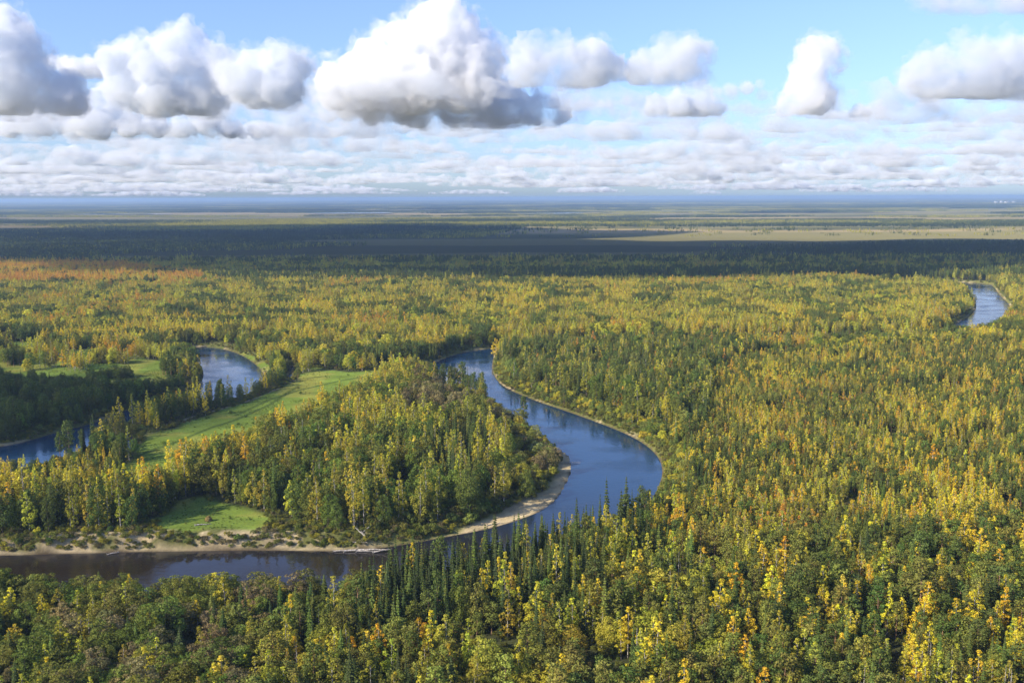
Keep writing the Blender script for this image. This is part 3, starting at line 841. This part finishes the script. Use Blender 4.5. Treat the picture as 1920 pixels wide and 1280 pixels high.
for i, z in enumerate(ZONES):
    m = (zone < 0) & (inside(tx, ty, z[1]) if z[1] is not None else True)
    zone[m] = i
ZW = {"mixed pine wood of the foreground": (4.15, .98, .72), "riverside wood at the near bank": (4.3, 1.0, .62), "young birch and pine wood on the plain": (3.15, .68, .50), "dark spruce belt at the near bank": (3.5, .95, .88),
      "wood on the far side of the river bend": (4.1, .95, .78), "yellow wood beyond the river": (4.4, 1.0, .68), "wooded peninsula": (4.5, 1.08, .96), "birch wood on the far river bank": (4.3, 1.0, 1.0)}
space = np.array([ZW.get(z[0], (4.6, 1, 1))[0] for z in ZONES])[zone]
cellk = np.where(ty < 1050, 3.1, np.where(ty < 1500, 4.0, 5.0))
# the young wood grades into the bigger trees of the foreground
dens = np.minimum(1, (cellk / space) ** 2)
gap = fbm2(tx, ty, 26, 71, 3)
want = {0: 5.0}
pk = np.clip(dens, 0, 1) * sstep(.24, .40, gap)
ok &= rng.random(len(tx)) < pk
tx, ty, tz, tdw, zone = tx[ok], ty[ok], tz[ok], tdw[ok], zone[ok]
NT = len(tx)
kind = np.zeros(NT, int); colr = np.zeros(NT, int); hs = np.zeros(NT); wz = np.zeros(NT)
# low-frequency fields make stands of one kind and colour
f1 = (fbm2(tx, ty, 30, 81, 2)); f2 = (fbm2(tx, ty, 60, 91, 2)); f3 = fbm2(tx, ty, 130, 95, 2)
def rank01(f): 
    r = np.empty(len(f)); r[np.argsort(f)] = np.linspace(0, 1, len(f)); return r
for i, z in enumerate(ZONES):
    m = np.where(zone == i)[0]
    if not len(m): continue
    big = ty[m].mean() > 1000
    q = rank01(f1[m] * (1.0) + rng.random(len(m)) * (.75 if not big else .22))
    ks = list(z[4].items()); cw = np.cumsum([k[1][0] for k in ks]); cw = cw / cw[-1]
    ki = np.minimum(np.searchsorted(cw, q), len(ks) - 1)
    for j, (kn, (w, cm)) in enumerate(ks):
        s = m[ki == j]
        if not len(s): continue
        kind[s] = KN.index(kn)
        q2 = rank01((f3 if big else f2)[s] + rng.random(len(s)) * (.95 if not big else .55))
        cs = list(cm.items()); cw2 = np.cumsum([c[1] for c in cs]); cw2 = cw2 / cw2[-1]
        ci = np.minimum(np.searchsorted(cw2, q2), len(cs) - 1)
        colr[s] = np.array([CN.index(c[0]) for c in cs])[ci]
    hs[m] = ZW[z[0]][2] if z[0] in ZW else z[3]
    wz[m] = ZW[z[0]][1] if z[0] in ZW else z[3]
# willows and low growth fringe the water
fr = (tdw < 9) & (rng.random(NT) < .8) & ~((sdist(tx, ty, CLIFF) < 8))
lone = (sdist(tx, ty, CLIFF) < 6) & (tdw < 12); kind[lone] = KN.index('willow_bush'); hs[lone] *= .5
kind[fr] = KN.index("willow_bush"); colr[fr] = np.where(rng.random(fr.sum()) < .6, CN.index('Q'), CN.index('W'))
bpx, bpy2 = to_px(tx, ty, tz)
low = (tdw < 34) & (bpx > 740) & (bpx < 1075) & (bpy2 < 925) & (bpy2 > 700) & np.isin(zone, [0, 1, 2])
rl = rng.random(NT)
kind[low] = np.where(rl[low] < .55, KN.index("willow_bush"), KN.index("aspen_tree")); hs[low] = np.where(rl[low] < .55, 1.0, .48); wz[low] = np.where(rl[low] < .55, 1.1, .8)
colr[low] = np.array([CN.index(c) for c in ('Q', 'B', 'W', 'O')])[(rng.random(low.sum()) * 3.99).astype(int)]
sh_ = (zone == [z[0] for z in ZONES].index('shaded wood beside the oxbow')) & (bpy2 < 745); hs[sh_] = .5
eb = (tdw < 26) & (bpx > 915) & (bpx < 1290) & (bpy2 < 960) & (bpy2 > 680) & (zone > 2) & (rng.random(NT) < .85)
kind[eb] = KN.index("willow_bush"); colr[eb] = np.array([CN.index(c) for c in ('Q', 'W', 'W', 'L')])[(rng.random(eb.sum()) * 3.99).astype(int)]; hs[eb] = .75; wz[eb] = .8
pb = (tdw < 30) & (bpx > 690) & (bpx < 1080) & (bpy2 >= 925) & np.isin(zone, [0, 1, 2]) & (rng.random(NT) < .75)
kind[pb] = KN.index("willow_bush"); colr[pb] = np.array([CN.index(c) for c in ('K', 'Q', 'D')])[(rng.random(pb.sum()) * 2.99).astype(int)]; hs[pb] = .8; wz[pb] = .85
fh = np.exp(rng.normal(0, .14, NT)); wz *= fh
hs = hs * fh * (.9 + .25 * fbm2(tx, ty, 55, 99, 2))
hs[kind == KN.index("willow_bush")] *= 1.0
hs[fr] *= rng.uniform(.55, 1.0, fr.sum())
ws = wz * np.exp(rng.normal(0, .10, NT)); ws[fr] = hs[fr]; ws[lone] = hs[lone]
rot = rng.uniform(0, TAU, NT)
var = np.array([rng.integers(NVAR[KN[k]]) for k in kind])
slim = (zone == [z[0] for z in ZONES].index("young birch and pine wood on the plain"))
bi = KN.index("birch_tree")
sb = slim & (kind == bi); var[sb] = rng.choice([3, 4, 6], sb.sum())
tint = np.array([PAL[c] for c in CN])[colr] * np.exp(rng.normal(0, .16, (NT, 1))) * np.exp(rng.normal(0, .06, (NT, 3)))
tint = np.clip(tint, .01, .75)
print("trees", NT, {k: int((kind == i).sum()) for i, k in enumerate(KN)})

GN_CACHE = {}
def scatter(name, x, y, z, rot, sx, sz, tint, var, meshes, **props):
    """one object of kind stuff: every point carries one of the meshes"""
    v = np.stack([x, y, z], -1)
    me = bpy.data.meshes.new(name); me.vertices.add(len(v)); me.vertices.foreach_set("co", v.astype(np.float32).ravel())
    def attr(nm, typ, key, data): a = me.attributes.new(nm, typ, 'POINT'); a.data.foreach_set(key, data.astype(np.float32 if typ != 'INT' else np.int32).ravel())
    attr("tint", 'FLOAT_COLOR', "color", np.concatenate([tint, np.ones((len(x), 1))], 1))
    attr("turn", 'FLOAT_VECTOR', "vector", np.stack([x * 0, x * 0, rot], -1))
    attr("size", 'FLOAT_VECTOR', "vector", np.stack([sx, sx, sz], -1))
    attr("pick", 'INT', "value", var)
    o = link(name, me, kind="stuff", **props)
    ng = bpy.data.node_groups.new(name, 'GeometryNodeTree')
    ng.interface.new_socket("Geometry", in_out='INPUT', socket_type='NodeSocketGeometry'); ng.interface.new_socket("Geometry", in_out='OUTPUT', socket_type='NodeSocketGeometry')
    gi = ng.nodes.new("NodeGroupInput"); go = ng.nodes.new("NodeGroupOutput"); ip = ng.nodes.new("GeometryNodeInstanceOnPoints"); jg = ng.nodes.new("GeometryNodeJoinGeometry")
    mp = ng.nodes.new("GeometryNodeMeshToPoints"); mp.inputs["Radius"].default_value = .01
    for i, ms in enumerate(meshes):
        po = bpy.data.objects.new("seedling", ms)
        oi = ng.nodes.new("GeometryNodeObjectInfo"); oi.inputs[0].default_value = po
        g2 = ng.nodes.new("GeometryNodeGeometryToInstance")
        ng.links.new(oi.outputs["Geometry"], g2.inputs[0]); ng.links.new(g2.outputs[0], jg.inputs[0])
    def na(nm, typ):
        n = ng.nodes.new("GeometryNodeInputNamedAttribute"); n.data_type = typ; n.inputs[0].default_value = nm; return n.outputs[0]
    e2r = ng.nodes.new("FunctionNodeEulerToRotation")
    ng.links.new(na("turn", 'FLOAT_VECTOR'), e2r.inputs[0]); ng.links.new(e2r.outputs[0], ip.inputs["Rotation"])
    ng.links.new(na("size", 'FLOAT_VECTOR'), ip.inputs["Scale"]); ng.links.new(na("pick", 'INT'), ip.inputs["Instance Index"])
    ip.inputs["Pick Instance"].default_value = True
    ng.links.new(gi.outputs[0], mp.inputs[0]); ng.links.new(mp.outputs[0], ip.inputs["Points"]); ng.links.new(jg.outputs[0], ip.inputs["Instance"]); ng.links.new(ip.outputs[0], go.inputs[0])
    md = o.modifiers.new("scatter", 'NODES'); md.node_group = ng
    return o

# the nearest of each kind are things of their own
dist = np.sqrt(tx ** 2 + ty ** 2 + CAM_H ** 2)
hgt = hs * np.array([20, 16.5, 20.5, 18.5, 6.5, 16])[kind]
ptx, pty = to_px(tx, ty, tz + hgt * .8)
inv = (ptx > 4) & (ptx < 1916) & (pty < 1276) & (pty > 360)
solo = np.zeros(NT, bool)
for k in range(len(KN)):
    c = np.where((kind == k) & inv)[0]
    c = c[np.argsort(dist[c] / hgt[c])][:295]
    solo[c] = True
KWORD = {"birch_tree": "birch", "aspen_tree": "round aspen", "spruce_tree": "spruce", "pine_tree": "pine", "willow_bush": "willow bush", "dead_tree": "dead tree"}
PLURAL = {"birch_tree": "birches", "aspen_tree": "round-headed aspens", "spruce_tree": "pointed spruces", "pine_tree": "pines", "willow_bush": "willow bushes", "dead_tree": "bare dead trees"}
def size_word(h, kn):
    a, b = (2.8, 4.2) if kn == "willow_bush" else (13, 16.5)
    return "tall" if h > b else "short" if h < a else "mid-height"
MARKS = [("the driftwood pile", 670, 1012), ("the green clearing", 390, 975), ("the sand bar", 1010, 940), ("the river bend", 1200, 880), ("the meadow", 450, 760), ("the oxbow", 430, 700),
         ("the eroded bank", 150, 1025), ("the bare river bank", 540, 1020), ("the bottom edge", 250, 1270), ("the lower edge middle", 960, 1270), ("the lower right corner", 1880, 1270), ("the lower left corner", 40, 1270),
         ("the river narrows", 880, 690), ("the near spruce belt", 900, 1060), ("the willow thicket", 830, 760), ("the pine wood edge", 1500, 1060), ("the right edge", 1900, 1050), ("the near bank bushes", 200, 1100), ("the far bend", 1850, 590),
         ("the spruce tips", 690, 1100), ("the lower right edge", 1420, 1270)]
lab = {}
for i in np.where(solo)[0]:
    kn = KN[kind[i]]
    dd = [math.hypot(ptx[i] - a, 1.6 * (pty[i] - b)) for _, a, b in MARKS]
    mk = MARKS[int(np.argmin(dd))]
    dx, dy = ptx[i] - mk[1], (pty[i] - mk[2]) * 1.6
    rel = "at" if min(dd) < 45 else ("left of" if dx < 0 else "right of") if abs(dx) > abs(dy) else ("beyond" if dy < 0 else "nearer than")
    c_ = "bare grey" if kn == "dead_tree" else WORD[CN[colr[i]]]
    lab.setdefault(f"{size_word(hgt[i], kn)} {c_} {KWORD[kn]} {rel} {mk[0]}", []).append(i)
label_of = {}
for l, ii in lab.items():
    ii = sorted(ii, key=lambda q: ptx[q])
    for r_, q in enumerate(ii):
        label_of[q] = l if len(ii) == 1 else f"{l}, {ORD[min(r_, len(ORD) - 1)]} from left"
for i in np.where(solo)[0]:
    kn = KN[kind[i]]
    crown, trunk, _ = PROTO[kn][var[i]]
    root = bpy.data.objects.new(kn, None); COL.objects.link(root)
    root.location = (tx[i], ty[i], tz[i] - .15); root.rotation_euler = (0, 0, rot[i]); root.scale = (ws[i], ws[i], hs[i])
    root["category"] = "bush" if kn == "willow_bush" else "tree"
    root["label"] = label_of[i]
    root["group"] = f"{PLURAL[kn]} of the near valley"
    c = bpy.data.objects.new("crown" if kn != "dead_tree" else "branch_whorl", crown); COL.objects.link(c); c.parent = root; c["tint"] = [float(v) for v in tint[i]]
    tk = bpy.data.objects.new("trunk" if kn != "willow_bush" else "stem", trunk); COL.objects.link(tk); tk.parent = root
for k, kn in enumerate(KN):
    m = (kind == k) & ~solo
    if kn == "dead_tree" and m.sum() < 5: continue
    nm = {"birch_tree": "birch_forest", "aspen_tree": "aspen_forest", "spruce_tree": "spruce_forest", "pine_tree": "pine_forest", "willow_bush": "willow_thicket", "dead_tree": "dead_wood_stand"}[kn]
    scatter(nm, tx[m], ty[m], tz[m] - .15, rot[m], ws[m], hs[m], tint[m], var[m], [p[2] for p in PROTO[kn]],
            label={"birch_tree": "autumn birch forest of yellow and olive crowns across the valley", "aspen_tree": "round-headed green and olive aspen forest", "spruce_tree": "dark pointed spruce forest among the birches",
                   "pine_tree": "deep green pine forest over the plain", "willow_bush": "willow thicket fringing the river and oxbow", "dead_tree": "bare grey dead trees scattered in the forest"}[kn], category="forest")

# undergrowth hides the bare forest floor
un = np.concatenate([jitter_grid(205, 1150, 4.4), (lambda q: q[water_dist(q[:, 0], q[:, 1]) < 24])(jitter_grid(300, 900, 2.6))])
uz, udw, usd = ground_all(un[:, 0], un[:, 1])
uo = (udw > 1.5) & (usd > 1.0)
for i, p in enumerate(MEADOWS): uo &= (sdist(un[:, 0], un[:, 1], p) > 0)
uo &= ~((sdist(un[:, 0], un[:, 1], CLIFF) < 8) & (udw < 11) & (rng.random(len(un)) > .75) & (fbm2(un[:, 0], un[:, 1], 12, 53, 3) < .51))
un, uz = un[uo], uz[uo]; k = len(un)
s_ = rng.uniform(.25, .55, k)
ut = np.array([PAL['Q'], PAL['D'], PAL['O'], PAL['W'], PAL['B']])[rng.integers(0, 5, k)] * rng.uniform(.6, 1.0, (k, 1))
mt_ = jitter_grid(380, 1100, 2.2)
mi = np.zeros(len(mt_), bool)
for p in MEADOWS: mi |= sdist(mt_[:, 0], mt_[:, 1], p) < -1
tn = fbm2(mt_[:, 0], mt_[:, 1], 14, 57, 3)
mi &= (rng.random(len(mt_)) < .05 + .75 * sstep(.52, .68, tn))
mt_ = mt_[mi]; mz, _, _ = ground_all(mt_[:, 0], mt_[:, 1]); q_ = len(mt_); s2 = rng.uniform(.07, .17, q_); s2 = np.where(rng.random(q_) < .02, s2 * 3.2, s2)
scatter("meadow_grass_tussocks", mt_[:, 0], mt_[:, 1], mz - .15, rng.uniform(0, TAU, q_), s2, s2 * .7, np.array([(.17, .24, .04), (.24, .25, .06), (.12, .19, .035)])[rng.integers(0, 3, q_)], rng.integers(0, 3, q_),
        [p[2] for p in PROTO["willow_bush"]], label="tussocks of grass in the riverside meadows", category="grass")
scatter("undergrowth", un[:, 0], un[:, 1], uz - .2, rng.uniform(0, TAU, k), s_ * 1.1, s_ * .8, ut, rng.integers(0, 3, k), [p[2] for p in PROTO["willow_bush"]],
        label="low shrubs and saplings under the trees", category="undergrowth")

# ------------------------------------------------------------------ the far plain: woods that read as one mass
def patch(seed, size, ntree, hh, leafy, conifer):
    rs = np.random.default_rng(seed); g = Geo()
    for i in range(ntree):
        px_, py_ = rs.uniform(-.55, .55, 2) * size
        h = hh * rs.uniform(.6, 1.2)
        if rs.random() < conifer:
            w = h * .13; a0 = rs.uniform(0, TAU)
            for zz, ww in ((0, 1), (.35, .75)):
                for j in range(4):
                    a, b = a0 + TAU * j / 4, a0 + TAU * (j + 1) / 4
                    g.tri((px_ + w * ww * math.cos(a), py_ + w * ww * math.sin(a), h * zz), (px_ + w * ww * math.cos(b), py_ + w * ww * math.sin(b), h * zz * .9), (px_, py_, h * (.75 + .25 * (zz > 0))), 0)
        else:
            w = h * .22
            d = rs.normal(size=(leafy, 3)); d /= np.linalg.norm(d, axis=1, keepdims=True); d[:, 2] = np.abs(d[:, 2]) * 1.0 - .15
            P = np.array((px_, py_, h * .62)) + d * np.array((w, w, h * .38)) * .8
            g.quads(leaf_quads(P, d + rs.normal(size=d.shape) * .3, w * .62, rs, .9), 0)
    return g.mesh("far_wood_patch", [M_LEAF])
def place_patches(y0, y1, cell, meshes, name, label, hsc=1.0, thr=.5):
    p = []
    for yv in np.arange(y0, y1, cell):
        w = yv * .56 + cell * 2; xv = np.arange(-w, w, cell); p.append(np.stack([xv, np.full_like(xv, yv)], 1))
    p = np.concatenate(p); p = p + (rng.random(p.shape) - .5) * cell * .5
    x, y = p[:, 0], p[:, 1]; z, dw, _ = ground_all(x, y)
    cov = fbm2(x / 3.0, y, 500, 130, 4); big = fbm2(x / 5, y, 2200, 133, 3)
    pxx, pyy = to_px(x, y, z)
    open_bog = ((pyy > 425) & (pyy < 449) & (pxx > 900 + (447 - pyy) * 4)) | ((pyy > 509) & (pyy < 519) & (pxx > 380) & (pxx < 720))
    keep = (cov + .5 * (big - .5) > thr - .0) & (dw > cell * .5) & (~open_bog | (rng.random(len(x)) < .07))
    near_edge = (pyy > 519) & (y < 2400)
    keep &= ~((y < 2350) & (dw < cell))
    x, y, z = x[keep], y[keep], z[keep]; k = len(x)
    c = fbm2(x / 2, y, 700, 140, 3); cc = np.array([PAL['P'], PAL['S'], PAL['Q'], PAL['O'], PAL['L'], PAL['D']])
    q = np.clip(((c - .5) * 2.2 + .42 + rng.normal(0, .16, k)) * 5.99, 0, 5.99).astype(int)
    cc = cc[[1, 1, 0, 2, 3, 3]][q] * np.exp(rng.normal(0, .1, (k, 1)))
    print(name, k)
    scatter(name, x, y, z - .3, rng.uniform(0, TAU, k), np.ones(k), np.ones(k) * hsc * rng.uniform(.8, 1.2, k), cc, rng.integers(0, len(meshes), k), meshes, label=label, category="forest")
place_patches(2200, 3600, 20, [patch(s, 22, 7, 12, 9, .6) for s in range(6)], "plain_forest", "sparse conifer and birch woods on the dark plain", 1, .49)
place_patches(3600, 8000, 36, [patch(s, 40, 16, 12, 6, .6) for s in range(6)], "bog_forest", "patches of wood on the open bog plain", 1, .51)
place_patches(8000, 26000, 130, [patch(s, 150, 150, 15, 3, .8) for s in range(5)], "far_off_forest", "far forest blocks fading to blue toward the horizon", 1, .50)
place_patches(26000, 60000, 420, [patch(s, 460, 420, 20, 3, .8) for s in range(4)], "horizon_forest", "forest blocks along the horizon", 1.1, .47)

# ------------------------------------------------------------------ small things on the banks
def on_ground(px, py, z0=4):
    for _ in range(4):
        a, b = ground(np.array([px], float), np.array([py], float), z0); z0 = ground_all(a, b)[0][0]
    return float(a[0]), float(b[0]), float(z0)
def driftlog(px, py, length, ang, tilt, r, label, forks=2, seed=0):
    length *= 1.35; r *= 1.5
    rs = np.random.default_rng(seed)
    g = Geo(); n = 6
    pts_ = [(length * k / n, rs.uniform(-.12, .12) * (k > 0) * length * .2, .12 * math.sin(k) * r * 3) for k in range(n + 1)]
    g.tube(pts_, [r * (1.15 - .8 * k / n) for k in range(n + 1)], 0, 7)
    for k in range(5): # root plate
        a = k * 1.26; g.tube([(0, 0, 0), (-.5, math.cos(a) * r * 3.2, math.sin(a) * r * 3.2)], [r * .5, r * .12], 0, 4)
    o = link("driftwood_log", g.mesh("driftwood_log", [M_DEAD]), label=label, category="driftwood", group="bleached logs stranded on the eroded bank")
    b = Geo()
    for k in range(forks):
        i = 2 + k % 4; a = rs.uniform(0, TAU); L = length * rs.uniform(.2, .4)
        p = pts_[i]; b.tube([p, (p[0] + L * .7, p[1] + L * .6 * math.cos(a), p[2] + L * .5 * abs(math.sin(a)))], [r * .4, r * .08], 0, 4)
    link("branch", b.mesh("driftwood_branch", [M_DEAD]), o)
    X_, Y_, z_ = on_ground(px, py, 1)
    o.location = (X_, Y_, max(z_, 0) + r * .8); o.rotation_euler = (0, -tilt, ang)
logs = [(645, 1019, 9, .1, .02, .28, "thick bleached log lying lowest at the water edge"), (672, 1012, 10, -.25, .1, .24, "long log slanting down through the driftwood pile"),
        (640, 1008, 8, .35, .05, .22, "pale log rising to the right across the pile"), (690, 1004, 6, 2.6, .5, .2, "log with its top end raised above the pile"),
        (668, 1018, 7, .05, 0, .2, "short horizontal log in front of the pile"), (655, 1003, 7, -.5, .15, .18, "thin log on top of the pile with forked branches"),
        (700, 1016, 6, .3, .1, .22, "log at the end of the pile nearest the spruces"), (625, 1014, 6, .0, .05, .18, "slim log at the start of the driftwood pile"),
        (680, 998, 9, .8, .35, .17, "leaning dead stem propped against the yellow bush"), (200, 1015, 4, .4, .1, .15, "small pale log alone on the sandy bank"),
        (427, 1001, 5, .05, 0, .2, "white log at the top edge of the eroded bank"), (366, 985, 5, .3, 0, .2, "white log lying in the small green clearing"),
        (1062, 868, 6, .1, 0, .16, "dark stranded log at the top of the sand bar"), (915, 985, 6, .5, 0, .15, "thin log at the water edge of the sand bar")]
for k, a in enumerate(logs): driftlog(*a, forks=3, seed=300 + k)

# haystack in the clearing: a rounded mound of straw with a stake
g = Geo(); rs = np.random.default_rng(77)
d = rs.normal(size=(420, 3)); d /= np.linalg.norm(d, axis=1, keepdims=True); d[:, 2] = np.abs(d[:, 2])
g.quads(leaf_quads(d * (1.7, 1.7, 2.3) * rs.uniform(.9, 1.03, (420, 1)), d + rs.normal(size=d.shape) * .25, .38, rs))
X_, Y_, z_ = on_ground(391, 976)
hr = bpy.data.objects.new("haystack", None); COL.objects.link(hr); hr.location = (X_, Y_, z_)
hr["label"] = "small round brown haystack in the green clearing"; hr["category"] = "haystack"
hm, t, out = new_mat("hay"); nn = N(t, "ShaderNodeTexNoise", Scale=3.0); rr = N(t, "ShaderNodeValToRGB"); bb = N(t, "ShaderNodeBsdfDiffuse")
rr.color_ramp.elements[0].color = (.12, .09, .03, 1); rr.color_ramp.elements[1].color = (.34, .26, .10, 1)
t.links.new(nn.outputs[0], rr.inputs[0]); t.links.new(rr.outputs[0], bb.inputs[0]); t.links.new(bb.outputs[0], out.inputs[0])
link("straw_mound", g.mesh("straw_mound", [hm]), hr)
g = Geo(); g.tube([(0, 0, 0), (0.05, 0, 3.1)], [.05, .03], 0, 5); link("stake", g.mesh("stake", [M_SPRUCE]), hr)

# settlement of pale blocks near the horizon
mw, t, out = new_mat("pale_render"); b = N(t, "ShaderNodeBsdfDiffuse"); nn = N(t, "ShaderNodeTexNoise", Scale=.3); rr = N(t, "ShaderNodeValToRGB")
rr.color_ramp.elements[0].color = (.62, .6, .56, 1); rr.color_ramp.elements[1].color = (.8, .79, .76, 1)
t.links.new(nn.outputs[0], rr.inputs[0]); t.links.new(rr.outputs[0], b.inputs[0]); t.links.new(b.outputs[0], out.inputs[0])
mr_, t, out = new_mat("dark_roof"); b = N(t, "ShaderNodeBsdfDiffuse"); b.inputs[0].default_value = (.12, .10, .09, 1); t.links.new(b.outputs[0], out.inputs[0])
mg_, t, out = new_mat("window_glass"); b = N(t, "ShaderNodeBsdfPrincipled"); b.inputs["Base Color"].default_value = (.03, .04, .05, 1); b.inputs["Roughness"].default_value = .1; t.links.new(b.outputs[0], out.inputs[0])
def boxmesh(name, boxes, mat):
    v, f = [], []
    for (x0, y0, z0, x1, y1, z1) in boxes:
        k = len(v); v += [(x0, y0, z0), (x1, y0, z0), (x1, y1, z0), (x0, y1, z0), (x0, y0, z1), (x1, y0, z1), (x1, y1, z1), (x0, y1, z1)]
        f += [(k, k + 3, k + 2, k + 1), (k + 4, k + 5, k + 6, k + 7), (k, k + 1, k + 5, k + 4), (k + 1, k + 2, k + 6, k + 5), (k + 2, k + 3, k + 7, k + 6), (k + 3, k, k + 4, k + 7)]
    return mesh_from(name, v, f, mat)
for j, (px, wd, ht, lb) in enumerate([(1868, 70, 24, "leftmost pale block of the settlement near the horizon"), (1878, 60, 34, "tallest pale block of the settlement near the horizon"),
                                      (1888, 95, 24, "longest pale block of the settlement near the horizon"), (1901, 60, 26, "rightmost pale block of the settlement near the horizon")]):
    X_, Y_ = ground(np.array([px], float), np.array([382.0]), 0)
    r = bpy.data.objects.new("apartment_building", None); COL.objects.link(r); r.location = (float(X_[0]), float(Y_[0]), 5 + 12)
    r["label"] = lb; r["category"] = "building"; r["group"] = "pale blocks of the far settlement"
    h = ht
    link("wall", boxmesh("wall", [(-wd / 2, 0, -14, wd / 2, 14, h)], mw), r)
    link("roof", boxmesh("roof", [(-wd / 2 - .5, -.5, h, wd / 2 + .5, 14.5, h + 1.2)], mr_), r)
    link("window_rows", boxmesh("window_rows", [(-wd / 2 + 2 + c * 4, -.06, z0, -wd / 2 + 4 + c * 4, -.01, z0 + 1.6) for c in range(int(wd / 4) - 1) for z0 in np.arange(1, h - 2, 3)], mg_), r)

# ------------------------------------------------------------------ haze
hz, t, out = new_mat("haze_air")
pv = N(t, "ShaderNodeVolumePrincipled"); pv.inputs["Color"].default_value = (.46, .66, .96, 1); pv.inputs["Density"].default_value = HAZE
pv.inputs["Anisotropy"].default_value = .1
t.links.new(pv.outputs[0], out.inputs["Volume"])
link("haze", boxmesh("haze", [(-62000, -2500, -12, 62000, 82000, 172)], hz), kind="stuff", label="blue haze in the air over the plain", category="haze")
